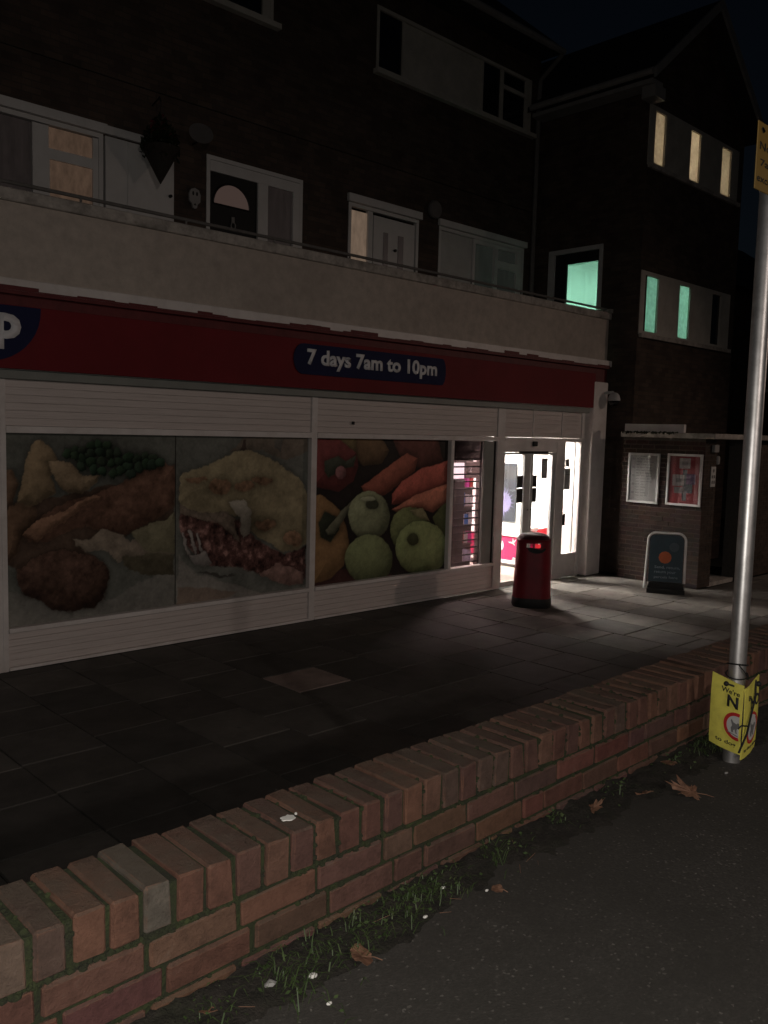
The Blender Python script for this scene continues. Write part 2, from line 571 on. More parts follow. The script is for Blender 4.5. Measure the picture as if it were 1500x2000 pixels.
def grass_mat():
    m, nt, b = new_mat('grass_blades')
    p = pos_of(nt)
    r = ramp(nt, [(0.3, (0.028, 0.055, 0.014)), (0.6, (0.055, 0.085, 0.025)), (0.85, (0.12, 0.115, 0.055))])
    nt.links.new(noise_tex(nt, p, 24, 4), r.inputs[0])
    nt.links.new(r.outputs[0], b.inputs['Base Color'])
    b.inputs['Roughness'].default_value = 0.6
    return m
M['grass'] = grass_mat()

def print_mat():
    m, nt, b = new_mat('printed_vinyl')
    a = nt.nodes.new('ShaderNodeVertexColor'); a.layer_name = 'print'
    nt.links.new(a.outputs[0], b.inputs['Base Color'])
    b.inputs['Roughness'].default_value = 0.35
    b.inputs['Specular IOR Level'].default_value = 0.25
    return m
M['print'] = print_mat()

# ------------------------------------------------------------------ ground
tag(bx('ground', M['soil'], None, -400, 400, 1.70, 600, FC - 0.9, FC - 0.30), kind='structure')
tag(bx('footway', M['asphalt'], None, -90, 90, -3.2, 1.60, FC - 0.6, FW), kind='structure')
tag(bx('road', M['asphalt'], None, -200, 200, -12.0, -3.36, FC - 0.6, FW - 0.12), kind='structure')
kb = BM()
for i in range(60):
    box(kb, -27 + i * 0.915, -27 + i * 0.915 + 0.905, -3.355, -3.205, FW - 0.5, FW - 0.002, 0.012)
kerb = finish('kerb', kb, M['concrete']); tag(kerb, kind='structure')
tag(bx('far_footway', M['asphalt'], None, -200, 200, -400.0, -12.02, FC - 0.6, FW), kind='structure')

forecourt = bx('forecourt', M['bed'], None, -6.0, 24.0, 1.705, 17.0, FC - 0.28, FC - 0.022)
tag(forecourt, kind='structure')
slab_meshes = {}
def slab_mesh(w, l):
    key = (round(w, 2), round(l, 2))
    if key not in slab_meshes:
        bm = box(BM(), -key[0] / 2, key[0] / 2, -key[1] / 2, key[1] / 2, 0, 0.05, 0.003)
        me = bpy.data.meshes.new('paving_slab'); bm.to_mesh(me); bm.free()
        me.materials.append(M['slab'])
        slab_meshes[key] = me
    return slab_meshes[key]
SP = 0.652
tones = [(0.076, 0.068, 0.060), (0.066, 0.060, 0.053), (0.086, 0.077, 0.067), (0.076, 0.066, 0.057), (0.098, 0.088, 0.077)]
fl = world_loc(forecourt)
def put_slab(x0, x1, y0, y1, tone, tilt=1.0):
    o = bpy.data.objects.new('paving_slab', slab_mesh(x1 - x0 - 0.017, y1 - y0 - 0.017))
    o.parent = forecourt
    o.location = Vector(((x0 + x1) / 2, (y0 + y1) / 2, FC - 0.05 + rnd.uniform(-0.0015, 0.001) * tilt)) - fl
    o.rotation_euler = (rnd.uniform(-.003, .003) * tilt, rnd.uniform(-.003, .003) * tilt, rnd.uniform(-.006, .006) * tilt)
    o.color = (*[t * q for t, q in zip(tone, [rnd.uniform(.85, 1.15)] * 3)], 1)
    col.objects.link(o)
for k in range(-4, 22):
    xa = 2.28 + SP * k
    y = 1.82 + rnd.uniform(0, 0.6)
    ymax = 8.46 if xa < 13.3 else 6.45
    first = True
    y0 = 1.80
    while y0 < ymax - 0.12:
        y1 = min(y if first else y0 + rnd.choice([0.652, 0.652, 0.71, 0.60]), ymax)
        if first and y1 - y0 < 0.15:
            y1 = y0 + 0.4
        if ymax - y1 < 0.2: y1 = ymax
        first = False
        tone = rnd.choice(tones)
        if xa > 8.2: tone = tuple(t * 1.9 for t in tone)  # right-hand slabs painted lighter to strengthen the shop's spill of light
        if abs(xa - 4.888) < 0.02 and y0 < 6.75 <= y1:
            tone = (0.26, 0.195, 0.17)
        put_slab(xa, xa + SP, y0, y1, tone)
        y0 = y1

# ------------------------------------------------------------------ garden wall of single bricks
WT = -0.95
def wfront(x):
    return 1.528 + 0.012 * x
wall = thing('garden_wall', 'low red brick wall with mossy joints and a brick-on-edge top beside the footway', 'wall', (3.0, 1.66, FC))
core = BM()
prism(core, [(-2.0, wfront(-2) + 0.011, FC - 0.2), (9.0, wfront(9) + 0.011, FC - 0.2), (9.0, wfront(9) + 0.205, FC - 0.2), (-2.0, wfront(-2) + 0.205, FC - 0.2)], (0, 0, WT - 0.009 - FC + 0.2))
finish('mortar_core', core, M['moss'], wall)
def brick_mesh(sx, sy, sz, seed):
    r = random.Random(seed)
    bm = box(BM(), -sx / 2, sx / 2, -sy / 2, sy / 2, -sz / 2, sz / 2)
    bmesh.ops.bevel(bm, geom=bm.edges[:], offset=r.uniform(.003, .006), segments=1, affect='EDGES')
    for v in bm.verts:
        v.co += Vector((r.uniform(-.0013, .0013), r.uniform(-.002, .002), r.uniform(-.0013, .0013)))
    if seed % 3 == 0:                        # a chipped front corner
        c = Vector((r.choice((-1, 1)) * sx / 2, -sy / 2, sz / 2))
        for v in bm.verts:
            d = (v.co - c).length
            if d < 0.014: v.co += Vector((0, 0.005, -0.006))
    bmesh.ops.recalc_face_normals(bm, faces=bm.faces[:])
    me = bpy.data.meshes.new('brick'); bm.to_mesh(me); bm.free()
    me.materials.append(M['brick'])
    return me
cap_ms = [brick_mesh(0.0640, 0.215, 0.102, s) for s in range(8)]
str_ms = [brick_mesh(0.215, 0.10, 0.064, s + 20) for s in range(6)]
hdr_ms = [brick_mesh(0.103, 0.10, 0.064, s + 40) for s in range(5)]
wl = world_loc(wall)
reds = [(0.148, 0.072, 0.051), (0.158, 0.078, 0.053), (0.128, 0.061, 0.047), (0.148, 0.079, 0.056), (0.120, 0.063, 0.050), (0.112, 0.058, 0.048), (0.168, 0.084, 0.056)]
def put_brick(me, x, y, z, tone, rot=(0, 0, 0)):
    o = bpy.data.objects.new('brick', me)
    o.parent = wall
    o.location = Vector((x, y, z)) - wl
    o.rotation_euler = rot
    o.color = (*tone, 1)
    col.objects.link(o)
    return o
PITCH = 0.0768
grey_at = (0.81, 0.55)
n_caps = 108
for i in range(n_caps):
    x = -0.60 + PITCH * i + rnd.uniform(-.002, .002)
    tone = rnd.choice(reds)
    if abs(x - 0.835) < PITCH / 2: tone = (0.125, 0.108, 0.088)
    if abs(x - 0.53) < PITCH / 2: tone = (0.150, 0.105, 0.080)
    if rnd.random() < 0.12: tone = (0.105, 0.068, 0.054)
    put_brick(rnd.choice(cap_ms), x, wfront(x) + 0.1075 + rnd.uniform(-.004, .004), WT - 0.052 + rnd.uniform(-.003, .003), tone,
              (rnd.uniform(-.010, .010), rnd.uniform(-.012, .012), rnd.uniform(-.015, .015)))
for c in range(4):
    z = WT - 0.104 - 0.011 - 0.032 - c * 0.0745
    x = -0.62 - rnd.uniform(0, 0.15)
    last_h = False
    while x < 6.6:
        h = rnd.random() < 0.28 and not last_h
        last_h = h
        w = 0.103 if h else 0.215
        tone = tuple(t * rnd.uniform(.85, 1.1) for t in rnd.choice(reds[:6]))
        cx = x + w / 2
        put_brick(rnd.choice(hdr_ms if h else str_ms), cx, wfront(cx) + 0.052 + rnd.uniform(-.0015, .0015), z + rnd.uniform(-.0015, .0015), tone,
                  (rnd.uniform(-.01, .01), rnd.uniform(-.006, .006), 0.012 + rnd.uniform(-.004, .004)))
        x += w + 0.0125 + rnd.uniform(-.002, .003)
# moss creeping out of the joints
ms = BM()
for i in range(1800):
    if rnd.random() < 0.62:
        k = rnd.randrange(n_caps - 30)
        x = -0.60 + PITCH * (k + 0.5) + rnd.uniform(-.004, .004)
        if mnoise.noise(Vector((x * 1.7, 3, 0))) < -0.15: continue
        if rnd.random() < 0.5:
            y, z = wfront(x) + rnd.uniform(0.008, 0.2), WT - rnd.uniform(0.004, 0.014)
        else:
            y, z = wfront(x) + rnd.uniform(0.006, 0.014), WT - rnd.uniform(0.01, 0.11)
    else:
        x = rnd.uniform(-0.3, 4.5)
        y, z = wfront(x) + rnd.uniform(0.005, 0.014), WT - 0.110 - rnd.choice([0, 0, 0, 0.0745, 0.149]) + rnd.uniform(-.006, .006)
    r = rnd.uniform(.004, .009)
    s = bmesh.ops.create_icosphere(ms, subdivisions=1, radius=r)
    for v in s['verts']:
        v.co = Vector((x + v.co.x * rnd.uniform(.8, 1.8), y + v.co.y * rnd.uniform(.7, 1.1), z + v.co.z * rnd.uniform(.6, 1.2)))
tag(finish('moss', ms, M['moss'], wall), kind='stuff')

# the strip of soil at the foot of the wall
sb = BM()
nx, ny = 420, 22
grid = []
for i in range(nx):
    x = -1.0 + 7.5 * i / (nx - 1)
    wdt = 0.20 + 0.10 * mnoise.noise(Vector((x * 1.3, 0, 5))) + 0.05 * mnoise.noise(Vector((x * 6, 1, 5)))
    row = []
    for j in range(ny):
        t = j / (ny - 1)
        y = wfront(x) + 0.014 - wdt * t
        h = 0.020 * (1 - t) ** 0.8 + 0.016 * (mnoise.noise(Vector((x * 24, y * 24, 2)))) * (1 - t * .6) + 0.007 * mnoise.noise(Vector((x * 70, y * 70, 2)))
        row.append(sb.verts.new((x, y, FW + h + 0.006 - 0.024 * t ** 2)))
    grid.append(row)
for i in range(nx - 1):
    for j in range(ny - 1):
        sb.faces.new((grid[i][j], grid[i + 1][j], grid[i + 1][j + 1], grid[i][j + 1]))
tag(finish('soil', sb, M['soil'], None, True), 'dark crumbly soil along the foot of the brick wall', kind='stuff')

gb = BM()
def blade(x, y, h, az, lean, w):
    p0 = Vector((x, y, FW - 0.002))
    d = Vector((math.cos(az), math.sin(az), 0))
    s = Vector((-d.y, d.x, 0)) * w
    p1 = p0 + d * lean * h * .35 + Vector((0, 0, h * .6))
    p2 = p0 + d * lean * h + Vector((0, 0, h * (1 - .4 * lean)))
    a, b, c, e, t = [gb.verts.new(v) for v in (p0 - s, p0 + s, p1 + s * .8, p1 - s * .8, p2)]
    gb.faces.new((a, b, c, e)); gb.faces.new((e, c, t))
tufts = [(1.13, .05, .09, 230, .075), (1.28, .09, .06, 260, .07), (1.40, .06, .05, 160, .06), (1.50, .08, .055, 240, .075), (1.62, .07, .05, 240, .075), (1.72, .06, .05, 130, .06), (1.93, .02, .035, 40, .13),
         (0.95, .05, .05, 120, .06), (2.26, .03, .03, 40, .08), (3.30, .10, .06, 260, .085), (3.42, .08, .05, 160, .08), (2.62, .05, .03, 40, .06), (3.05, .06, .04, 70, .06), (0.7, .05, .05, 80, .06), (2.02, .04, .04, 40, .05)]
for x, sx, sy, n, h in tufts:
    for _ in range(int(n * .62)):
        px = x + rnd.gauss(0, sx * .7)
        py = wfront(px) - 0.01 - abs(rnd.gauss(0, sy))
        blade(px, py, h * rnd.uniform(.3, .85) * (1.5 if rnd.random() < .06 else 1), rnd.uniform(0, 6.28), rnd.uniform(.4, 1.5), rnd.uniform(.0010, .0020))
for _ in range(260):
    px = rnd.uniform(.3, 4.4)
    blade(px, wfront(px) - abs(rnd.gauss(0, .045)), rnd.uniform(.015, .04), rnd.uniform(0, 6.28), rnd.uniform(.3, 1.2), .0016)
for _ in range(420):                                     # small round-leaved weeds among the grass
    x, sx, sy, n, h = rnd.choice(tufts)
    px = x + rnd.gauss(0, sx * .9); py = wfront(px) - abs(rnd.gauss(0, sy * 1.1))
    c = Vector((px, py, FW + rnd.uniform(.008, .035)))
    u = Vector((rnd.uniform(-1, 1), rnd.uniform(-1, 1), rnd.uniform(-.4, .4))).normalized(); v = frame_of(u)[1]
    q = rnd.uniform(.003, .008)
    gb.faces.new([gb.verts.new(c + u * q), gb.verts.new(c + v * q * .6), gb.verts.new(c - u * q), gb.verts.new(c - v * q * .6)])
tag(finish('grass', gb, M['grass'], None, recalc=False), 'tufts of grass growing along the foot of the brick wall', kind='stuff')

# ------------------------------------------------------------------ shop and flats above
shop = thing('shop_building', 'brick shop with flats above and a rendered walkway over its red sign', 'building', (8.0, 9.0, FC))
# shop walls, back and roof
sw = BM()
box(sw, -2.0, 13.30, 15.8, 16.0, FC, 7.0)
box(sw, -2.0, -1.8, 8.62, 15.8, FC, 7.0)
finish('wall', sw, M['house_brick'], shop)
holes = [(3.05, 4.93, 1.36, 3.50), (4.97, 5.92, 1.36, 3.50), (6.45, 8.02, 1.9, 3.5), (8.98, 10.46, 1.36, 3.5), (11.03, 13.33, 1.36, 3.5), (9.47, 13.38, 5.6, 6.55), (4.4, 7.46, 5.6, 6.55)]
uw = BM()
wall_cells(uw, -1.8, 13.67, 1.2, 6.98, holes, lambda a, b, c, d: box(uw, a, b, YU, YU + 0.25, c, d))
finish('upper_wall', uw, M['house_brick'], shop)
bx('string_course', M['house_brick'], shop, -1.8, 13.66, YU - 0.025, YU - 0.002, 4.20, 4.33)
# floor between shop and flats: walkway slab, edge band and parapet
bx('walkway_slab', M['concrete'], shop, -1.8, 13.45, 8.63, 15.7, 0.95, 1.20)
bx('edge_band', M['white_frame'], shop, -1.8, 13.53, 8.375, 8.62, 1.225, 1.335, 0.008)
bx('parapet', M['render'], shop, -1.8, 13.46, 8.44, 8.60, 1.337, 2.045)
bx('coping', M['concrete'], shop, -1.8, 13.50, 8.405, 8.64, 2.048, 2.165, 0.010)
rb = BM()
tube(rb, [(-1.8, 8.50, 2.235), (13.47, 8.50, 2.235)], 0.019, 8)
for i in range(13):
    x = -0.9 + 1.19 * i
    if x < 13.4: tube(rb, [(x, 8.50, 2.16), (x, 8.50, 2.235)], 0.012, 6)
finish('handrail', rb, M['rail'], shop)
bx('parapet_end', M['concrete'], shop, 13.44, 13.52, 8.40, 8.645, 2.167, 2.235)
# red paint of the beam, brushed unevenly over the lip above
bx('red_beam', M['red_band'], shop, -1.8, 13.46, 8.43, 8.62, 0.95, 1.224)
rp = BM()
x = -1.8
while x < 13.4:
    w = rnd.uniform(0.12, 0.5)
    h = rnd.uniform(0.002, 0.022) if rnd.random() < 0.72 else rnd.uniform(0.03, 0.05)
    box(rp, x, min(x + w, 13.45), 8.3705, 8.374, 1.2255, 1.2255 + h + 0.002)
    x += w
box(rp, -1.8, 13.47, 8.371, 8.429, 1.19, 1.2245)
finish('paint_edge', rp, M['red_band'], shop)

# pier at the right-hand end
pier = bx('pier', M['white_frame'], shop, 12.985, 13.42, 8.36, 9.2, FC, 0.948, 0.012)
bx('pier_return', M['white_frame'], shop, 13.422, 13.50, 8.45, 9.2, FC, 0.948)
# pier left of the window, partly out of the picture
bx('pier', M['white_frame'], shop, 2.70, 3.035, 8.47, 8.70, FC, 0.49)
bx('side_wall', M['white_frame'], shop, -1.8, 2.70, 8.50, 8.75, FC, 0.49)

# frames of the shop front
F0, F1 = 8.465, 8.56
for x0, x1, z0, z1 in [(3.035, 3.088, FC, .40), (6.835, 6.925, FC, .40), (9.462, 9.53, -2.03, -.11), (10.53, 10.71, FC, .40), (12.12, 12.36, FC, -.10), (12.83, 12.895, FC, .40)]:
    bx('upright_frame', M['white_frame'], shop, x0, x1, F0 + .004 * (x0 % 1), F1, z0, z1, 0.004)
for x0, x1 in [(3.09, 6.833), (6.927, 10.528)]:
    bx('sill_rail', M['white_frame'], shop, x0, x1, F0 - .012, F1, -2.068, -2.022, 0.004)
    bx('head_rail', M['white_frame'], shop, x0, x1, F0 - .003, F1, -.112, -.045, 0.004)
    bx('foot_rail', M['white_frame'], shop, x0, x1, F0 - .006, F1, -2.445, -2.415, 0.003)
bx('head_rail', M['white_frame'], shop, 10.712, 12.828, F0 - .003, F1, -.106, -.045)
bx('gutter_strip', M['grey_green'], shop, 2.70, 12.98, 8.43, 8.56, 0.402, 0.492, 0.006)

# grained cladding boards over and under the windows, each board its own piece
def cladding(x0, x1, z0, z1, rows):
    back = bx('cladding_panel', M['cladding'], shop, x0, x1, 8.505, 8.54, z0, z1)
    h = (z1 - z0) / rows
    for r in range(rows):
        bm = box(BM(), x0 + .002, x1 - .002, 8.486 + rnd.uniform(0, .003), 8.504, z0 + r * h + .0012, z0 + (r + 1) * h - .0012, .0025)
        finish('plank', bm, M['cladding'], back)
for x0, x1 in [(3.09, 6.833), (6.927, 10.528), (10.712, 11.44), (11.465, 12.24), (12.265, 12.828)]:
    cladding(x0, x1, -.043, .400, 6)
for x0, x1 in [(3.09, 6.833), (6.927, 10.528)]:
    cladding(x0, x1, -2.413, -2.070, 5)
bx('upright_frame', M['white_frame'], shop, 11.442, 11.463, 8.475, 8.54, -.043, .40)
bx('upright_frame', M['white_frame'], shop, 12.242, 12.263, 8.475, 8.54, -.043, .40)
bx('cladding_infill', M['white_frame'], shop, 12.897, 12.983, 8.52, 8.56, FC, .40)
tag(bx('knob', M['black'], shop, 7.505, 7.545, 8.455, 8.487, .07, .115, .008), 'small dark fitting on the white cladding')

# ------------------------------------------------------------------ printed window pictures
PRINT_FISH=[
 ([(3.059,-1.652),(4.158,-1.87),(4.952,-1.559),(4.955,-2.321),(3.053,-2.047)],(46,45,41),0.08,3,0),
 ([(3.072,-0.808),(3.571,-0.761),(4.312,-0.622),(4.948,-0.426),(4.95,-1.108),(4.311,-1.191),(3.821,-1.228),(4.109,-1.461),(3.68,-1.355),(3.232,-1.472),(3.063,-1.391)],(35,25,18),0.3,7,0.1),
 ([(3.077,-0.466),(3.16,-0.467),(3.222,-0.597),(3.177,-0.791),(3.07,-0.894)],(44,31,20),0.15,9,0.6),
 ([(3.07,-0.894),(3.198,-0.791),(3.37,-0.798),(3.391,-0.931),(3.258,-1.1),(3.148,-1.376),(3.063,-1.391)],(42,29,18),0.2,8,0.7),
 ([(3.22,-0.705),(3.267,-0.446),(3.378,-0.186),(3.443,-0.163),(3.553,-0.272),(3.608,-0.405),(3.528,-0.537),(3.594,-0.717),(3.414,-0.822),(3.219,-0.792)],(58,47,30),0.12,9,0.7),
 ([(3.496,-0.405),(3.608,-0.394),(3.757,-0.429),(3.873,-0.532),(4.065,-0.547),(4.016,-0.615),(3.872,-0.726),(3.731,-0.721),(3.595,-0.605)],(60,49,33),0.12,9,0.7),
 ([(4.312,-0.622),(4.544,-0.483),(4.729,-0.437),(4.948,-0.426),(4.949,-0.884),(4.677,-1.044),(4.414,-1.174),(4.111,-1.154),(3.869,-1.047),(3.682,-1.127),(3.454,-1.202),(3.3,-1.191),(3.247,-1.121),(3.368,-0.996),(3.592,-0.874),(3.754,-0.79),(3.991,-0.753)],(43,27,18),0.45,12,0.5),
 ([(3.247,-1.121),(3.368,-0.985),(3.615,-0.92),(3.991,-0.753),(4.063,-0.778),(3.799,-0.929),(3.568,-1.052),(3.388,-1.197)],(55,37,24),0.25,14,0.6),
 ([(3.774,-1.202),(3.964,-1.191),(4.111,-1.119),(4.311,-1.167),(4.413,-1.27),(4.623,-1.236),(4.84,-1.102),(4.95,-1.058),(4.952,-1.409),(4.677,-1.535),(4.413,-1.415),(4.26,-1.474),(4.16,-1.346),(3.963,-1.331),(3.82,-1.274)],(54,47,38),0.3,10,0.3),
 ([(4.414,-1.174),(4.677,-1.068),(4.95,-0.983),(4.952,-1.409),(4.624,-1.407)],(48,45,31),0.15,6,0.4),
 ([(4.311,-1.406),(4.518,-1.399),(4.924,-1.431),(4.953,-1.66),(4.544,-1.645),(4.336,-1.529)],(30,27,18),0.3,10,0.2),
 ([(3.211,-1.448),(3.364,-1.351),(3.588,-1.302),(3.868,-1.324),(4.11,-1.437),(4.159,-1.631),(4.108,-1.84),(4.009,-1.947),(3.745,-1.948),(3.537,-1.888),(3.403,-1.758),(3.251,-1.696),(3.198,-1.557)],(32,20,14),0.5,16,0.8),
 ([(3.767,-0.328),(3.756,-0.359),(3.728,-0.379),(3.694,-0.379),(3.667,-0.359),(3.656,-0.328),(3.667,-0.296),(3.695,-0.277),(3.729,-0.276),(3.756,-0.296)],(16,27,16),0.1,8,0.9),
 ([(3.849,-0.282),(3.838,-0.314),(3.809,-0.334),(3.775,-0.334),(3.747,-0.314),(3.737,-0.283),(3.748,-0.251),(3.776,-0.231),(3.81,-0.231),(3.838,-0.251)],(17,25,16),0.1,8,0.9),
 ([(3.848,-0.35),(3.837,-0.382),(3.809,-0.402),(3.774,-0.401),(3.747,-0.382),(3.736,-0.35),(3.747,-0.318),(3.775,-0.299),(3.81,-0.299),(3.838,-0.318)],(17,27,16),0.1,8,0.9),
 ([(3.931,-0.293),(3.92,-0.326),(3.892,-0.345),(3.857,-0.345),(3.829,-0.326),(3.818,-0.294),(3.829,-0.262),(3.857,-0.242),(3.892,-0.242),(3.921,-0.261)],(17,22,16),0.1,8,0.9),
 ([(3.943,-0.373),(3.932,-0.405),(3.903,-0.425),(3.868,-0.425),(3.84,-0.405),(3.829,-0.373),(3.84,-0.341),(3.869,-0.321),(3.904,-0.321),(3.932,-0.341)],(15,25,16),0.1,8,0.9),
 ([(3.918,-0.441),(3.907,-0.474),(3.879,-0.493),(3.844,-0.493),(3.816,-0.472),(3.805,-0.44),(3.816,-0.409),(3.845,-0.389),(3.879,-0.389),(3.908,-0.409)],(15,24,16),0.1,8,0.9),
 ([(4.027,-0.236),(4.016,-0.268),(3.987,-0.288),(3.952,-0.288),(3.923,-0.269),(3.913,-0.237),(3.924,-0.205),(3.952,-0.185),(3.988,-0.184),(4.016,-0.204)],(16,26,16),0.1,8,0.9),
 ([(4.027,-0.316),(4.016,-0.349),(3.987,-0.368),(3.951,-0.368),(3.923,-0.348),(3.912,-0.316),(3.923,-0.284),(3.952,-0.264),(3.987,-0.264),(4.016,-0.284)],(16,23,16),0.1,8,0.9),
 ([(4.026,-0.408),(4.015,-0.44),(3.986,-0.46),(3.951,-0.46),(3.922,-0.439),(3.912,-0.407),(3.923,-0.375),(3.951,-0.355),(3.987,-0.355),(4.016,-0.376)],(16,27,16),0.1,8,0.9),
 ([(4.05,-0.489),(4.039,-0.521),(4.01,-0.541),(3.974,-0.54),(3.946,-0.52),(3.935,-0.487),(3.946,-0.455),(3.975,-0.436),(4.01,-0.436),(4.039,-0.456)],(14,25,16),0.1,8,0.9),
 ([(4.125,-0.224),(4.113,-0.256),(4.084,-0.277),(4.048,-0.277),(4.019,-0.257),(4.008,-0.225),(4.019,-0.192),(4.048,-0.172),(4.084,-0.172),(4.113,-0.191)],(15,27,16),0.1,8,0.9),
 ([(4.124,-0.305),(4.113,-0.337),(4.083,-0.357),(4.047,-0.357),(4.019,-0.337),(4.008,-0.305),(4.019,-0.272),(4.048,-0.252),(4.084,-0.252),(4.113,-0.272)],(14,24,16),0.1,8,0.9),
 ([(4.136,-0.397),(4.125,-0.43),(4.095,-0.45),(4.059,-0.449),(4.03,-0.429),(4.019,-0.396),(4.03,-0.364),(4.06,-0.344),(4.096,-0.344),(4.125,-0.364)],(17,24,16),0.1,8,0.9),
 ([(4.148,-0.502),(4.137,-0.534),(4.107,-0.554),(4.071,-0.553),(4.042,-0.533),(4.031,-0.5),(4.042,-0.468),(4.071,-0.448),(4.107,-0.448),(4.137,-0.469)],(14,26,16),0.1,8,0.9),
 ([(4.223,-0.235),(4.212,-0.268),(4.182,-0.288),(4.145,-0.288),(4.116,-0.268),(4.105,-0.235),(4.116,-0.203),(4.146,-0.182),(4.182,-0.182),(4.212,-0.202)],(17,27,16),0.1,8,0.9),
 ([(4.235,-0.316),(4.224,-0.349),(4.194,-0.369),(4.157,-0.369),(4.128,-0.349),(4.117,-0.316),(4.128,-0.284),(4.158,-0.263),(4.194,-0.263),(4.224,-0.283)],(17,24,16),0.1,8,0.9),
 ([(4.248,-0.409),(4.236,-0.442),(4.206,-0.462),(4.169,-0.462),(4.14,-0.441),(4.129,-0.409),(4.14,-0.376),(4.17,-0.356),(4.206,-0.356),(4.236,-0.376)],(16,27,16),0.1,8,0.9),
 ([(4.272,-0.527),(4.261,-0.56),(4.231,-0.58),(4.194,-0.579),(4.164,-0.558),(4.153,-0.525),(4.164,-0.492),(4.194,-0.472),(4.231,-0.473),(4.261,-0.494)],(16,27,16),0.1,8,0.9),
 ([(4.336,-0.304),(4.324,-0.337),(4.294,-0.358),(4.257,-0.358),(4.227,-0.337),(4.215,-0.304),(4.227,-0.272),(4.257,-0.251),(4.294,-0.251),(4.324,-0.271)],(16,23,16),0.1,8,0.9),
 ([(4.348,-0.398),(4.337,-0.431),(4.306,-0.452),(4.269,-0.451),(4.239,-0.431),(4.228,-0.398),(4.239,-0.365),(4.269,-0.344),(4.306,-0.345),(4.337,-0.365)],(15,25,16),0.1,8,0.9),
 ([(4.361,-0.493),(4.349,-0.526),(4.319,-0.546),(4.281,-0.545),(4.251,-0.524),(4.24,-0.491),(4.251,-0.458),(4.281,-0.438),(4.319,-0.439),(4.349,-0.459)],(15,26,16),0.1,8,0.9),
 ([(4.451,-0.351),(4.439,-0.385),(4.408,-0.405),(4.37,-0.405),(4.34,-0.384),(4.328,-0.351),(4.34,-0.318),(4.37,-0.298),(4.408,-0.297),(4.439,-0.318)],(15,27,16),0.1,8,0.9),
 ([(4.45,-0.446),(4.439,-0.48),(4.408,-0.5),(4.37,-0.5),(4.339,-0.479),(4.328,-0.445),(4.34,-0.412),(4.37,-0.392),(4.408,-0.392),(4.439,-0.413)],(14,25,16),0.1,8,0.9),
 ([(4.476,-0.53),(4.464,-0.563),(4.433,-0.584),(4.395,-0.583),(4.365,-0.562),(4.353,-0.528),(4.365,-0.495),(4.395,-0.475),(4.433,-0.475),(4.464,-0.496)],(14,22,16),0.1,8,0.9),
 ([(4.554,-0.376),(4.542,-0.409),(4.511,-0.43),(4.473,-0.43),(4.442,-0.409),(4.43,-0.375),(4.442,-0.342),(4.473,-0.321),(4.511,-0.321),(4.542,-0.342)],(16,24,16),0.1,8,0.9),
 ([(4.567,-0.464),(4.555,-0.498),(4.524,-0.518),(4.486,-0.518),(4.454,-0.497),(4.443,-0.463),(4.455,-0.43),(4.486,-0.409),(4.524,-0.409),(4.555,-0.43)],(15,24,16),0.1,8,0.9),
 ([(4.66,-0.352),(4.648,-0.386),(4.616,-0.407),(4.577,-0.406),(4.545,-0.385),(4.533,-0.352),(4.545,-0.318),(4.577,-0.297),(4.616,-0.297),(4.648,-0.318)],(17,25,16),0.1,8,0.9),
 ([(4.673,-0.436),(4.661,-0.47),(4.629,-0.491),(4.59,-0.49),(4.558,-0.469),(4.546,-0.435),(4.558,-0.402),(4.59,-0.381),(4.629,-0.381),(4.661,-0.402)],(15,27,16),0.1,8,0.9),
 ([(4.753,-0.376),(4.741,-0.411),(4.709,-0.431),(4.669,-0.431),(4.637,-0.41),(4.625,-0.376),(4.637,-0.342),(4.669,-0.321),(4.709,-0.321),(4.741,-0.342)],(17,24,16),0.1,8,0.9),
 ([(4.74,-0.449),(4.728,-0.483),(4.696,-0.504),(4.656,-0.503),(4.624,-0.482),(4.612,-0.448),(4.624,-0.414),(4.656,-0.393),(4.696,-0.393),(4.728,-0.415)],(14,23,16),0.1,8,0.9),
 ([(4.835,-0.426),(4.822,-0.46),(4.79,-0.481),(4.75,-0.48),(4.717,-0.459),(4.705,-0.425),(4.717,-0.39),(4.75,-0.37),(4.79,-0.37),(4.822,-0.391)],(14,25,16),0.1,8,0.9),
]
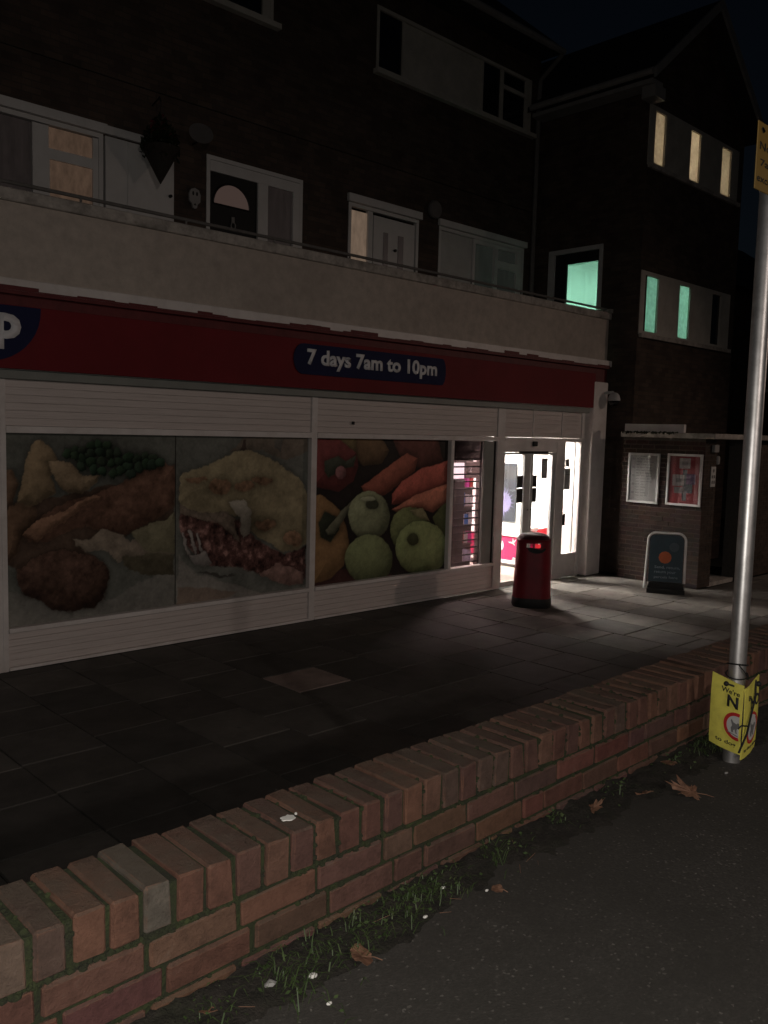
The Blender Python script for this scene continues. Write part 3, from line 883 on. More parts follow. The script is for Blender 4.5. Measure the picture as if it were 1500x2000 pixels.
PRINT_LASAGNE=[
 ([(5.645,-0.315),(5.829,-0.159),(5.859,-0.106),(6.812,-0.092),(6.816,-0.259),(6.488,-0.424),(6.15,-0.262)],(46,40,33),0.1,4,0.2),
 ([(5.799,-0.289),(5.86,-0.158),(5.907,-0.145),(5.893,-0.263)],(30,22,18),0.1,4,0.2),
 ([(6.313,-0.153),(6.448,-0.152),(6.417,-0.288),(6.332,-0.261)],(38,36,32),0.1,4,0.2),
 ([(4.994,-1.462),(5.239,-1.688),(5.852,-1.909),(6.383,-2.105),(6.856,-1.988),(6.86,-2.161),(4.954,-2.066)],(52,50,46),0.06,3,0.2),
 ([(5.239,-1.662),(5.538,-1.704),(5.787,-1.781),(5.417,-1.731)],(24,22,20),0.1,6,0),
 ([(4.996,-1.817),(5.388,-1.859),(5.789,-1.982),(5.542,-2.087),(4.954,-2.04)],(50,42,35),0.06,3,0),
 ([(4.991,-0.886),(5.234,-0.984),(5.531,-1.011),(5.841,-1.106),(6.004,-1.302),(6.27,-1.457),(6.475,-1.556),(6.826,-1.47),(6.836,-1.9),(6.345,-1.906),(6.109,-1.772),(5.849,-1.693),(5.386,-1.598),(5.179,-1.426),(4.993,-1.211)],(38,21,18),0.95,15,0.2),
 ([(6.109,-1.772),(6.375,-1.687),(6.798,-1.81),(6.802,-1.982),(6.38,-1.937)],(54,38,33),0.4,12,0.3),
 ([(4.991,-0.861),(5.234,-0.921),(5.53,-0.959),(5.715,-1.046),(5.845,-1.372),(5.687,-1.255),(5.412,-1.083),(4.992,-0.985)],(50,42,34),0.5,16,0.3),
 ([(4.99,-0.563),(5.173,-0.491),(5.406,-0.43),(5.646,-0.354),(5.768,-0.289),(5.925,-0.276),(6.25,-0.355),(6.454,-0.479),(6.665,-0.619),(6.829,-0.819),(6.843,-1.443),(6.649,-1.513),(6.44,-1.525),(6.269,-1.402),(6.003,-1.275),(5.872,-1.081),(5.684,-1.018),(5.531,-0.985),(5.234,-0.972),(4.991,-0.861)],(62,55,37),0.22,7,0.35),
 ([(5.652,-0.886),(5.87,-0.868),(6.0,-1.034),(5.971,-1.273),(5.876,-1.321),(5.81,-1.104)],(64,60,52),0.15,7,0.3),
 ([(5.696,-0.705),(5.679,-0.748),(5.633,-0.781),(5.566,-0.798),(5.492,-0.795),(5.426,-0.774),(5.38,-0.739),(5.364,-0.696),(5.379,-0.655),(5.424,-0.622),(5.49,-0.605),(5.564,-0.606),(5.631,-0.626),(5.678,-0.662)],(56,39,24),0.6,12,0.3),
 ([(6.011,-0.713),(5.997,-0.742),(5.957,-0.764),(5.9,-0.775),(5.837,-0.773),(5.78,-0.759),(5.741,-0.735),(5.727,-0.706),(5.74,-0.678),(5.779,-0.656),(5.835,-0.645),(5.898,-0.646),(5.956,-0.66),(5.996,-0.684)],(56,39,24),0.6,12,0.3),
 ([(6.289,-0.639),(6.273,-0.662),(6.227,-0.68),(6.161,-0.689),(6.088,-0.687),(6.023,-0.675),(5.978,-0.656),(5.962,-0.632),(5.977,-0.61),(6.022,-0.592),(6.086,-0.583),(6.159,-0.584),(6.225,-0.596),(6.272,-0.615)],(56,39,24),0.6,12,0.3),
 ([(5.348,-0.607),(5.334,-0.622),(5.293,-0.634),(5.235,-0.639),(5.171,-0.638),(5.114,-0.63),(5.074,-0.617),(5.06,-0.601),(5.074,-0.586),(5.113,-0.575),(5.171,-0.569),(5.235,-0.57),(5.293,-0.578),(5.334,-0.591)],(56,39,24),0.6,12,0.3),
 ([(6.366,-1.188),(6.35,-1.217),(6.303,-1.238),(6.236,-1.248),(6.162,-1.243),(6.096,-1.226),(6.051,-1.2),(6.034,-1.17),(6.05,-1.141),(6.095,-1.12),(6.16,-1.111),(6.234,-1.114),(6.301,-1.131),(6.349,-1.158)],(56,39,24),0.6,12,0.3),
 ([(6.752,-1.38),(6.739,-1.422),(6.7,-1.453),(6.644,-1.468),(6.581,-1.464),(6.525,-1.441),(6.486,-1.404),(6.472,-1.361),(6.484,-1.319),(6.522,-1.288),(6.577,-1.273),(6.64,-1.276),(6.697,-1.299),(6.737,-1.336)],(56,39,24),0.6,12,0.3),
 ([(5.007,-1.212),(5.035,-1.201),(5.151,-1.45),(5.108,-1.472)],(60,56,53),0.1,5,0.5),
 ([(5.092,-1.192),(5.126,-1.181),(5.237,-1.431),(5.209,-1.454)],(60,56,53),0.1,5,0.5),
 ([(5.193,-1.224),(5.227,-1.213),(5.326,-1.438),(5.29,-1.456)],(60,56,53),0.1,5,0.5),
 ([(5.108,-1.459),(5.355,-1.44),(5.416,-1.575),(5.327,-1.619),(5.209,-1.582)],(52,49,46),0.1,5,0.5),
]
PRINT_VEG=[
 ([(6.954,-1.883),(7.692,-1.816),(8.58,-2.079),(9.498,-2.055),(9.511,-2.328),(6.958,-2.05)],(27,12,11),0.2,5,0.2),
 ([(8.3,-0.091),(9.234,-0.079),(9.361,-0.413),(8.933,-0.557),(8.459,-0.337)],(40,17,12),0.15,5,0.6),
 ([(7.593,-0.101),(8.106,-0.094),(8.258,-0.267),(8.118,-0.442),(7.788,-0.474),(7.647,-0.371)],(44,31,15),0.1,5,0.7),
 ([(7.195,-0.106),(7.638,-0.1),(7.645,-0.32),(7.422,-0.403),(7.2,-0.271)],(48,39,17),0.1,5,0.6),
 ([(6.912,-0.11),(7.37,-0.137),(7.644,-0.303),(7.696,-0.473),(7.61,-0.676),(7.345,-0.804),(7.127,-0.765),(6.926,-0.726)],(50,14,13),0.1,4,0.7),
 ([(7.096,-0.402),(7.332,-0.337),(7.467,-0.404),(7.645,-0.337),(7.604,-0.472),(7.338,-0.536),(7.166,-0.633),(7.099,-0.533)],(22,25,18),0.2,10,0.5),
 ([(7.48,-0.555),(7.472,-0.593),(7.445,-0.623),(7.407,-0.639),(7.363,-0.638),(7.324,-0.621),(7.296,-0.59),(7.286,-0.552),(7.294,-0.515),(7.32,-0.485),(7.358,-0.469),(7.402,-0.469),(7.441,-0.486),(7.469,-0.517)],(58,32,32),0.4,12,0.5),
 ([(7.751,-0.747),(8.122,-0.547),(8.61,-0.302),(8.82,-0.374),(8.775,-0.555),(8.279,-0.832),(7.899,-0.994)],(68,29,16),0.1,7,0.8),
 ([(8.33,-0.869),(8.524,-0.695),(8.931,-0.521),(9.473,-0.414),(9.49,-0.754),(9.162,-0.858),(8.845,-0.959),(8.336,-1.012)],(80,29,18),0.1,7,0.8),  # shop backlight is painted into this carrot and the next
 ([(8.338,-1.083),(8.739,-0.918),(9.268,-0.786),(9.49,-0.754),(9.503,-1.02),(9.176,-1.157),(8.958,-1.11),(8.44,-1.124)],(86,44,27),0.1,7,0.8),
 ([(6.93,-0.857),(7.043,-0.828),(7.262,-0.969),(7.397,-1.075),(7.493,-1.284),(7.569,-1.563),(7.463,-1.795),(7.245,-1.945),(6.957,-2.0)],(62,43,18),0.1,4,0.6),
 ([(7.009,-1.19),(7.135,-1.063),(7.355,-1.141),(7.382,-1.311),(7.232,-1.47),(7.057,-1.391)],(15,18,11),0.1,5,0.3),
 ([(7.141,-1.297),(7.397,-1.075),(7.663,-0.882),(7.733,-0.926),(7.497,-1.121),(7.295,-1.357),(7.186,-1.367)],(42,42,30),0.1,8,0.7),
 ([(9.179,-1.233),(9.392,-1.054),(9.503,-1.02),(9.53,-1.557),(9.301,-1.466)],(36,40,18),0.2,8,0.4),
 ([(9.112,-1.416),(9.096,-1.522),(9.042,-1.614),(8.955,-1.684),(8.844,-1.724),(8.721,-1.731),(8.598,-1.705),(8.488,-1.649),(8.4,-1.568),(8.342,-1.472),(8.319,-1.368),(8.334,-1.267),(8.385,-1.178),(8.466,-1.109),(8.572,-1.066),(8.693,-1.055),(8.816,-1.077),(8.93,-1.13),(9.024,-1.21),(9.087,-1.309)],(48,53,26),0.08,5,0.8),
 ([(8.668,-1.098),(8.957,-1.092),(9.127,-1.286),(8.856,-1.216)],(60,56,34),0.1,5,0.5),
 ([(8.302,-1.171),(8.286,-1.277),(8.232,-1.37),(8.146,-1.441),(8.037,-1.483),(7.916,-1.491),(7.796,-1.466),(7.688,-1.411),(7.602,-1.332),(7.546,-1.236),(7.525,-1.132),(7.54,-1.031),(7.59,-0.941),(7.671,-0.87),(7.775,-0.826),(7.893,-0.813),(8.014,-0.834),(8.126,-0.885),(8.217,-0.964),(8.278,-1.063)],(57,60,40),0.08,5,0.8),
 ([(8.081,-1.008),(8.07,-1.042),(8.036,-1.067),(7.986,-1.08),(7.931,-1.077),(7.881,-1.06),(7.847,-1.032),(7.833,-0.998),(7.844,-0.966),(7.877,-0.941),(7.926,-0.928),(7.981,-0.93),(8.032,-0.946),(8.067,-0.974)],(22,24,14),0.1,5,0.4),
 ([(8.016,-0.929),(8.002,-0.943),(7.963,-0.954),(7.906,-0.959),(7.843,-0.956),(7.786,-0.948),(7.747,-0.934),(7.733,-0.919),(7.746,-0.904),(7.785,-0.894),(7.841,-0.889),(7.903,-0.891),(7.961,-0.9),(8.001,-0.913)],(66,68,50),0.1,5,0.4),
 ([(8.385,-1.787),(8.367,-1.894),(8.303,-1.986),(8.203,-2.054),(8.076,-2.09),(7.936,-2.092),(7.798,-2.061),(7.674,-2.0),(7.575,-1.916),(7.512,-1.817),(7.488,-1.711),(7.506,-1.61),(7.563,-1.521),(7.657,-1.454),(7.777,-1.414),(7.913,-1.407),(8.053,-1.432),(8.182,-1.49),(8.288,-1.574),(8.358,-1.677)],(48,53,29),0.08,5,0.8),
 ([(9.527,-1.718),(9.505,-1.845),(9.428,-1.954),(9.305,-2.035),(9.15,-2.078),(8.979,-2.082),(8.81,-2.045),(8.658,-1.974),(8.538,-1.875),(8.46,-1.759),(8.43,-1.635),(8.45,-1.516),(8.52,-1.411),(8.632,-1.331),(8.778,-1.283),(8.944,-1.273),(9.115,-1.302),(9.274,-1.368),(9.404,-1.467),(9.492,-1.588)],(57,64,33),0.08,5,0.8),
 ([(8.902,-1.545),(8.892,-1.586),(8.858,-1.617),(8.807,-1.632),(8.751,-1.628),(8.7,-1.605),(8.664,-1.57),(8.65,-1.527),(8.661,-1.487),(8.694,-1.456),(8.743,-1.441),(8.799,-1.444),(8.851,-1.466),(8.888,-1.502)],(24,28,13),0.1,5,0.4),
]

def paint(x0, x1, z0, z1, shapes, bgc, nx, nz, wk):
    xs = np.linspace(x0, x1, nx); zs = np.linspace(z0, z1, nz)
    X, Z = np.meshgrid(xs, zs)
    P = np.stack([X.ravel(), Z.ravel()], 1)
    r = np.random.default_rng(5)
    def fbm(scale, seed, P=P):
        rr = np.random.default_rng(seed)
        out = np.zeros(len(P)); amp = 1.0; tot = 0
        s = scale
        for _ in range(4):
            gx = int((x1 - x0) * s) + 3; gz = int((z1 - z0) * s) + 3
            g = rr.random((gz, gx))
            u = (P[:, 0] - x0) * s; v = (P[:, 1] - z0) * s
            i = u.astype(int); j = v.astype(int); fu = u - i; fv = v - j
            fu = fu * fu * (3 - 2 * fu); fv = fv * fv * (3 - 2 * fv)
            out += amp * ((g[j, i] * (1 - fu) + g[j, i + 1] * fu) * (1 - fv) + (g[j + 1, i] * (1 - fu) + g[j + 1, i + 1] * fu) * fv)
            tot += amp; amp *= .62; s *= 2.1
        return out / tot * 2 - 1
    C = np.tile(np.array(bgc, float), (len(P), 1)) * (1 + .10 * fbm(2.0, 1))[:, None]
    wx, wz = wk * (fbm(5, 2) * .045 + fbm(20, 4) * .016 + fbm(60, 8) * .006), wk * (fbm(5, 3) * .045 + fbm(20, 6) * .016 + fbm(60, 9) * .006)
    R_of = lambda sd: max(float(sd.max()), .01)
    Q = P + np.stack([wx, wz], 1)
    for si, (poly, c, na, ns, rn) in enumerate(shapes):
        V = np.array(poly)
        sel = np.where((Q[:, 0] > V[:, 0].min() - .06) & (Q[:, 0] < V[:, 0].max() + .06) & (Q[:, 1] > V[:, 1].min() - .06) & (Q[:, 1] < V[:, 1].max() + .06))[0]
        if len(sel) == 0: continue
        q = Q[sel]
        d = np.full(len(q), 1e9); ins = np.zeros(len(q), bool); near = np.zeros_like(q)
        for a, b in zip(V, np.roll(V, -1, 0)):
            e = b - a; w = q - a
            t = np.clip((w @ e) / (e @ e + 1e-9), 0, 1)
            off = t[:, None] * e - w; dd = np.linalg.norm(off, axis=1); cl = dd < d
            near[cl] = off[cl]; d = np.minimum(d, dd)
            with np.errstate(divide='ignore', invalid='ignore'):
                cr = ((a[1] > q[:, 1]) != (b[1] > q[:, 1])) & (q[:, 0] < e[0] * (q[:, 1] - a[1]) / (e[1] if e[1] else 1e-9) + a[0])
            ins ^= cr
        sd = np.where(ins, d, -d)
        m = np.clip(sd / (.014 + .012 * min(1, R_of(sd) / .2)) + .5, 0, 1); m = m * m * (3 - 2 * m)
        R = R_of(sd)
        nrm = np.clip(sd / R, 0, 1)
        cen = V.mean(0)
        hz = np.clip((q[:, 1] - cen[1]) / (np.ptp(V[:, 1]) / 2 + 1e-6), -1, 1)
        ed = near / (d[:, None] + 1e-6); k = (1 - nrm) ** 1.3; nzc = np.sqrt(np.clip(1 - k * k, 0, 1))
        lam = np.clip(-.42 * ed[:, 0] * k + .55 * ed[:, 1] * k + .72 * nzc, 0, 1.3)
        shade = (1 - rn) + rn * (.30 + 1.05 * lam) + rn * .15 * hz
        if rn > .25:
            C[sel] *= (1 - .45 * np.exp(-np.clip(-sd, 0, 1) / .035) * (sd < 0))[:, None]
        f = fbm(ns, 10 + si, P[sel])
        cc = np.array(lin(c))[None] * (shade * (1 + na * 1.5 * f))[:, None]
        if na > .8:
            cc += np.clip(f - .1, 0, 1)[:, None] * np.array([.035, .02, .016]) * 1.6
        C[sel] = C[sel] * (1 - m[:, None]) + np.clip(cc, 0, 1) * m[:, None]
    g = C.mean(1, keepdims=True)
    C = g + (C - g) * .72
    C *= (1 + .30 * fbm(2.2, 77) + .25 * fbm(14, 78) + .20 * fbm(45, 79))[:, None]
    return np.clip(C, 0, 1)

def window_print(x0, x1, z0, z1, y, shapes, bgc, parent, k, wk=1.0):
    nx = int((x1 - x0) * 190); nz = int((z1 - z0) * 190)
    C = paint(x0, x1, z0, z1, shapes, lin(bgc), nx, nz, wk) * k
    xs = np.linspace(x0, x1, nx); zs = np.linspace(z0, z1, nz)
    X, Z = np.meshgrid(xs, zs)
    co = np.stack([X.ravel(), np.full(X.size, y), Z.ravel()], 1)
    i = np.arange(nz - 1)[:, None] * nx + np.arange(nx - 1)[None]
    f = np.stack([i, i + 1, i + nx + 1, i + nx], -1).reshape(-1, 4)
    me = bpy.data.meshes.new('window_picture')
    me.from_pydata(co.tolist(), [], f.tolist())
    at = me.color_attributes.new('print', 'FLOAT_COLOR', 'POINT')
    at.data.foreach_set('color', np.concatenate([C, np.ones((len(C), 1))], 1).astype(np.float32).ravel())
    return finish_mesh('window_picture', me, M['print'], parent)

PK = 8.0
w1 = bx('shop_window', M['int_dark'], shop, 3.09, 6.833, 8.545, 8.575, -2.020, -.114)
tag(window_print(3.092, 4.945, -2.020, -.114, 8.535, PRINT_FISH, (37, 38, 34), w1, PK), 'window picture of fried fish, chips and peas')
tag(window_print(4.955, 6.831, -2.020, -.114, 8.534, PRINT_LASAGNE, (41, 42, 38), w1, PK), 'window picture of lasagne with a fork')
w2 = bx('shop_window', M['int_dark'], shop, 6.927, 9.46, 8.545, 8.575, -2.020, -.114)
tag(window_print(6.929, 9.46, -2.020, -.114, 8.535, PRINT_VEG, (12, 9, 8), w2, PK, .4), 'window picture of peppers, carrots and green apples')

# window with grille bars beside the door
gw = bx('grille_window', M['clear_tint'], shop, 9.532, 10.262, 8.543, 8.549, -2.020, -.114)
for i in range(17):
    z = -.17 - i * .1125
    finish('bar', box(BM(), 9.532, 10.25, 8.552, 8.566, z - .011, z + .011), M['black_metal'], gw)
finish('side_bar', box(BM(), 10.245, 10.268, 8.552, 8.572, -2.02, -.114), M['black_metal'], gw)
bx('blank_panel', M['grey_green'], shop, 10.270, 10.50, 8.51, 8.545, -2.020, -.114)
bx('upright_frame', M['black_metal'], shop, 10.502, 10.528, 8.50, 8.545, -2.020, -.114)

# glazed double door and side light
bx('door_head', M['white_frame'], shop, 10.712, 12.118, 8.475, 8.56, -.285, -.100)
door_bits = [(10.712, 11.425), (11.432, 12.118)]
for di, (x0, x1) in enumerate(door_bits):
    db = BM()
    lw, rw = (.035, .165) if di == 0 else (.065, .10)
    box(db, x0 + .002, x0 + lw, 8.482, 8.535, FC + .012, -.289, .004)
    box(db, x1 - rw, x1 - .002, 8.482, 8.535, FC + .012, -.289, .004)
    box(db, x0 + lw, x1 - rw, 8.484, 8.533, FC + .012, FC + .09)
    box(db, x0 + lw, x1 - rw, 8.484, 8.533, -.325, -.289)
    dd = finish('door', db, M['upvc_old'], shop)
    bx('glass', M['clear'], dd, x0 + lw, x1 - rw, 8.505, 8.511, FC + .09, -.325)
    sx0, sx1 = (x1 - rw - .16, x1 - rw - .004) if di == 0 else (x0 + lw + .004, x0 + lw + .13)
    bx('sticker', M['black'], dd, sx0, sx1, 8.500, 8.504, -1.10, -.87)
    bx('sticker', M['black'], dd, sx0, sx1, 8.500, 8.504, -.855, -.66)
    for z in (-1.22, -1.60):
        finish('bolt', lathe(BM(), (x1 - .05 if di == 0 else x0 + .03, 8.479, z), [(.0, -.006), (.012, -.006), (.012, .006), (.0, .006)], 8, Matrix.Rotation(math.pi / 2, 3, 'X')), M['black_metal'], dd)
bx('door_closer', M['black'], shop, 11.07, 11.86, 8.455, 8.474, -.30, -.265, .004)
bx('sensor', M['black'], shop, 11.42, 11.52, 8.425, 8.474, -.185, -.105, .01)
sl = bx('side_light', M['clear'], shop, 12.362, 12.828, 8.508, 8.514, -2.03, -.107)
bx('bottom_panel', M['white_frame'], sl, 12.362, 12.828, 8.49, 8.53, FC + .01, -2.07)
bx('sill', M['white_frame'], sl, 12.362, 12.828, 8.475, 8.54, -2.068, -2.032)
bx('inner_post', M['upvc_old'], sl, 12.735, 12.765, 8.53, 8.56, -2.03, -.107)
bx('lock_box', M['black'], shop, 12.345, 12.405, 8.44, 8.464, -1.53, -1.33, .006)

# ------------------------------------------------------------------ shop sign
fs = thing('shop_sign', 'long red shop sign board with navy badges above the shop windows', 'sign', (6.5, 8.40, 0.494))
bx('sign_board', M['red_sign'], fs, -1.8, 13.02, 8.365, 8.425, 0.494, 1.085, .004)
cap = BM()
pts = []
x0, x1, z0, z1 = 6.44, 9.16, 0.665, 1.035
r = (z1 - z0) / 2
for k in range(13):
    a = math.pi / 2 + math.pi * k / 12
    pts.append((x0 + r * .8 + r * .8 * math.cos(a), 8.3645, (z0 + z1) / 2 + r * math.sin(a)))
for k in range(13):
    a = -math.pi / 2 + math.pi * k / 12
    pts.append((x1 - r * .45 + r * .45 * math.cos(a), 8.3645, (z0 + z1) / 2 + r * math.sin(a)))
prism(cap, pts, (0, -.012, 0))
badge = finish('hours_badge', cap, M['navy'], fs)
lettering('lettering', '7 days 7am to 10pm', M['sign_white'], badge, (6.64, 8.351, 0.728), (1, 0, 0), (0, 0, 1), height=.252, width=2.33, fat=.036, depth=.004)
bd = BM()
pts = [(1.2, 8.3645, 1.078), (3.39, 8.3645, 1.078)]
for k in range(11):
    a = -math.pi / 2 * k / 10
    pts.append((2.87 + .52 * math.cos(a), 8.3645, 1.06 + .51 * math.sin(a)))
pts.append((1.2, 8.3645, .55))
prism(bd, pts, (0, -.012, 0))
nb = finish('name_badge', bd, M['navy'], fs)
lettering('lettering', 'p', M['sign_white'], nb, (2.95, 8.351, 0.668), (1, 0, 0), (0, 0, 1), height=.335, width=.25, fat=.045, depth=.004)

# ------------------------------------------------------------------ flats: windows and doors behind the walkway
M['lit_curtain'] = glow('lit_curtain', (0.85, 0.52, 0.34), 0.085, (13, 13, 5))
M['dim_curtain'] = glow('dim_curtain', (0.62, 0.46, 0.42), 0.020, (20, 20, 3))
M['green_curtain'] = glow('pale_green_curtain', (0.62, 0.70, 0.58), 0.020, (16, 16, 2))
M['hall_glow'] = glow('lit_obscure_glass', (0.95, 0.66, 0.46), 0.17, (9, 9, 3))
M['half_round_glow'] = glow('lit_half_round_glass', (0.95, 0.62, 0.52), 0.05)

def flat_window(x0, x1, z0, z1, bars, panes, name='window', frame='upvc', depth=YU - 0.012, sill=True, head=0.0):
    """bars: upright or level frame pieces (xa, xb, za, zb); panes: (xa, xb, za, zb, material)."""
    fb = BM()
    t = .055
    y0, y1 = depth, depth + .07
    box(fb, x0, x0 + t, y0, y1, z0, z1); box(fb, x1 - t, x1, y0, y1, z0, z1)
    box(fb, x0 + t, x1 - t, y0, y1, z0, z0 + t); box(fb, x0 + t, x1 - t, y0, y1, z1 - t, z1)
    for b in bars: box(fb, b[0], b[1], y0 + .004, y1 - .004, b[2], b[3])
    w = finish(name, fb, M[frame], shop)
    for p in panes:
        bx('pane', M[p[4]], w, p[0], p[1], depth + .035, depth + .045, p[2], p[3])
    if head:
        bx('lintel', M['concrete'] if head < 0 else M[frame], w, x0 - .04, x1 + .03, depth - .055, depth - .002, z1 + .004, z1 + abs(head))
    if sill:
        bx('sill', M[frame], w, x0 - .05, x1 + .08, depth - .09, depth + .02, z0 - .075, z0 - .003)
    return w

# leftmost window with lit casements, and the white door beside it
flat_window(3.08, 4.96, 1.38, 3.51, [(4.10, 4.22, 1.45, 3.44), (4.22, 4.829, 3.07, 3.19), (4.22, 4.30, 1.45, 3.07), (4.22, 4.29, 3.191, 3.44), (4.83, 4.90, 1.45, 3.44)],
            [(3.14, 4.09, 1.44, 3.44, 'dim_curtain'), (4.29, 4.83, 3.19, 3.44, 'lit_curtain'), (4.30, 4.83, 1.45, 3.07, 'lit_curtain')], sill=False, head=.11)
fd = bx('flat_door', M['upvc'], shop, 4.99, 5.93, YU - .01, YU + .05, 1.22, 3.50)
bx('lintel', M['upvc'], fd, 4.965, 5.97, YU - .06, YU - .012, 3.515, 3.61)
bx('door_trim', M['upvc'], fd, 5.28, 5.34, YU - .022, YU - .012, 1.24, 3.49)
finish('knob', lathe(BM(), (5.87, YU - .03, 2.955), [(.0, -.02), (.02, -.02), (.02, .02), (.0, .02)], 10, Matrix.Rotation(math.pi / 2, 3, 'X')), M['black'], fd)
# window beside a dark door with a lit half-round pane
wb = flat_window(6.42, 8.05, 1.9, 3.62, [(7.26, 7.43, 1.96, 3.419), (6.48, 8.0, 3.42, 3.56), (7.88, 8.0, 1.96, 3.419)],
                 [(7.43, 7.88, 1.96, 3.42, 'dim_curtain')], head=0)
dk = bx('dark_door', M['black'], wb, 6.476, 7.258, YU + .02, YU + .06, 1.956, 3.418)
hm = BM()
cx_, z_, r_ = 6.835, 3.015, .285
prism(hm, [(cx_ + r_ * math.cos(math.pi * k / 16), YU + .019, z_ + r_ * .98 * math.sin(math.pi * k / 16)) for k in range(17)], (0, -.004, 0))
finish('half_round_glass', hm, M['half_round_glow'], dk)
hr = BM()
tube(hr, [(cx_ + (r_ + .01) * math.cos(math.pi * k / 16), YU + .014, z_ + (r_ + .01) * math.sin(math.pi * k / 16)) for k in range(17)], .012, 6)
tube(hr, [(cx_ - r_ - .01, YU + .014, z_ - .006), (cx_ + r_ + .01, YU + .014, z_ - .006)], .012, 6)
finish('glass_rim', hr, M['black_metal'], dk)
kn = BM()
tube(kn, [(cx_ + .02 + .035 * math.cos(2 * math.pi * k / 12), YU - .002, 2.76 + .045 * math.sin(2 * math.pi * k / 12)) for k in range(13)], .008, 6)
box(kn, cx_ - .005, cx_ + .045, YU + .000, YU + .018, 2.80, 2.88, .004)
finish('knocker', kn, M['trim'], dk)
# glazed hall and its panelled door
dc = flat_window(8.95, 10.50, 1.38, 3.50, [(9.36, 9.46, 1.45, 3.44)], [(9.005, 9.36, 1.44, 3.40, 'hall_glow')], name='door_frame', sill=False, head=.12)
dl = bx('flat_door', M['upvc'], shop, 9.50, 10.42, YU + .008, YU + .05, 1.24, 3.40)
for x0, x1 in [(9.71, 9.81), (10.04, 10.16)]:
    bx('glazed_slot', M['dim_curtain'], dl, x0, x1, YU - .004, YU + .006, 2.2, 3.17)
finish('knob', lathe(BM(), (9.965, YU - .012, 2.92), [(.0, -.02), (.022, -.02), (.022, .02), (.0, .02)], 10, Matrix.Rotation(math.pi / 2, 3, 'X')), M['black'], dl)
# right-hand flat: white panel, curtained window and casement
flat_window(11.0, 13.36, 1.38, 3.50, [(11.9, 11.96, 1.45, 3.44), (12.49, 12.60, 1.45, 3.369), (12.60, 13.15, 3.03, 3.17), (13.15, 13.30, 1.45, 3.44), (11.96, 13.149, 3.37, 3.44)],
            [(11.055, 11.9, 1.44, 3.44, 'upvc_old'), (11.96, 12.49, 1.44, 3.37, 'green_curtain'), (12.60, 13.15, 3.17, 3.37, 'green_curtain'), (12.60, 13.15, 1.44, 3.03, 'green_curtain')], sill=False, head=.11)
# second floor
flat_window(9.45, 13.40, 5.60, 6.56, [(10.02, 10.06, 5.65, 6.50), (11.98, 12.02, 5.65, 6.50), (12.50, 12.58, 5.65, 6.50), (12.581, 13.219, 6.20, 6.27), (13.22, 13.30, 5.65, 6.5)],
            [(9.50, 10.02, 5.65, 6.5, 'dark_glass'), (10.06, 11.98, 5.65, 6.5, 'panel_cream'), (12.02, 12.50, 5.65, 6.5, 'dark_glass'), (12.58, 13.22, 5.65, 6.20, 'dark_glass'), (12.58, 13.22, 6.27, 6.5, 'dark_glass')], frame='panel_cream')
flat_window(4.4, 7.48, 5.62, 6.56, [(5.9, 6.0, 5.67, 6.5), (7.30, 7.42, 5.67, 6.5)], [(4.45, 5.9, 5.67, 6.5, 'dark_glass'), (6.0, 7.30, 5.67, 6.5, 'dark_glass')], frame='panel_cream')

# main roof, gutter and downpipe
ro = BM()
prism(ro, [(-2.3, 9.80, 6.98), (-2.3, 9.80, 7.08), (-2.3, 13.4, 10.1), (-2.3, 16.6, 7.1), (-2.3, 16.6, 6.98)], (15.95, 0, 0))
finish('roof', ro, M['roof'], shop)
g = BM()
tube(g, [(-2.3, 9.75, 6.98), (13.60, 9.75, 6.98)], .06, 8)
finish('gutter', g, M['trim'], shop)
g = BM()
tube(g, [(13.57, 9.75, 6.93), (13.57, 10.22, 6.60), (13.57, 10.24, 6.3), (13.57, 10.24, 1.22)], .045, 8)
finish('downpipe', g, M['rail'], shop)

# ------------------------------------------------------------------ stair wing with a gable
wing = thing('stair_wing', 'dark brick stair wing with a gable and lit slit windows at the right', 'building', (15.6, 10.5, FC))
sideb = BM()
wall_cells(sideb, 8.0, 15.9, FC, 6.05, [(8.76, 9.93, 1.20, 3.44)], lambda a, b, c, d: box(sideb, 13.68, 13.90, a, b, c, d))
finish('side_wall', sideb, M['house_brick'], wing)
fw = BM()
fh = [(13.92, 17.14, 1.82, 2.88), (13.92, 17.14, 4.69, 5.66)]
wall_cells(fw, 13.902, 17.38, FC, 6.05, fh, lambda a, b, c, d: box(fw, a, b, 8.0, 8.22, c, d))
box(fw, 17.16, 17.38, 8.222, 15.9, FC, 6.05)
prism(fw, [(13.69, 8.002, 6.052), (17.38, 8.002, 6.052), (15.53, 8.002, 7.72)], (0, .218, 0))
finish('front_wall', fw, M['house_brick'], wing)
wr = BM()
prism(wr, [(13.32, 7.75, 5.96), (15.53, 7.75, 7.78), (17.75, 7.75, 5.96), (17.75, 7.75, 6.06), (15.53, 7.75, 7.90), (13.32, 7.75, 6.06)], (0, 8.4, 0))
finish('roof', wr, M['roof'], wing)
for sx, ex in ((13.34, 15.525), (17.72, 15.535)):
    b = BM()
    prism(b, [(sx, 7.70, 5.93), (ex, 7.70, 7.73), (ex, 7.70, 7.92), (sx, 7.70, 6.10)], (0, .045, 0))
    finish('bargeboard', b, M['trim'], wing)
e = BM()
box(e, 13.33, 13.67, 7.76, 10.2, 5.86, 5.93)
finish('soffit', e, M['trim'], wing)
e = BM()
tube(e, [(13.28, 7.72, 6.02), (13.28, 10.2, 6.02)], .055, 8)
finish('gutter', e, M['trim'], wing)
bx('eaves_box', M['trim'], wing, 13.40, 13.74, 7.74, 7.99, 5.66, 5.855)

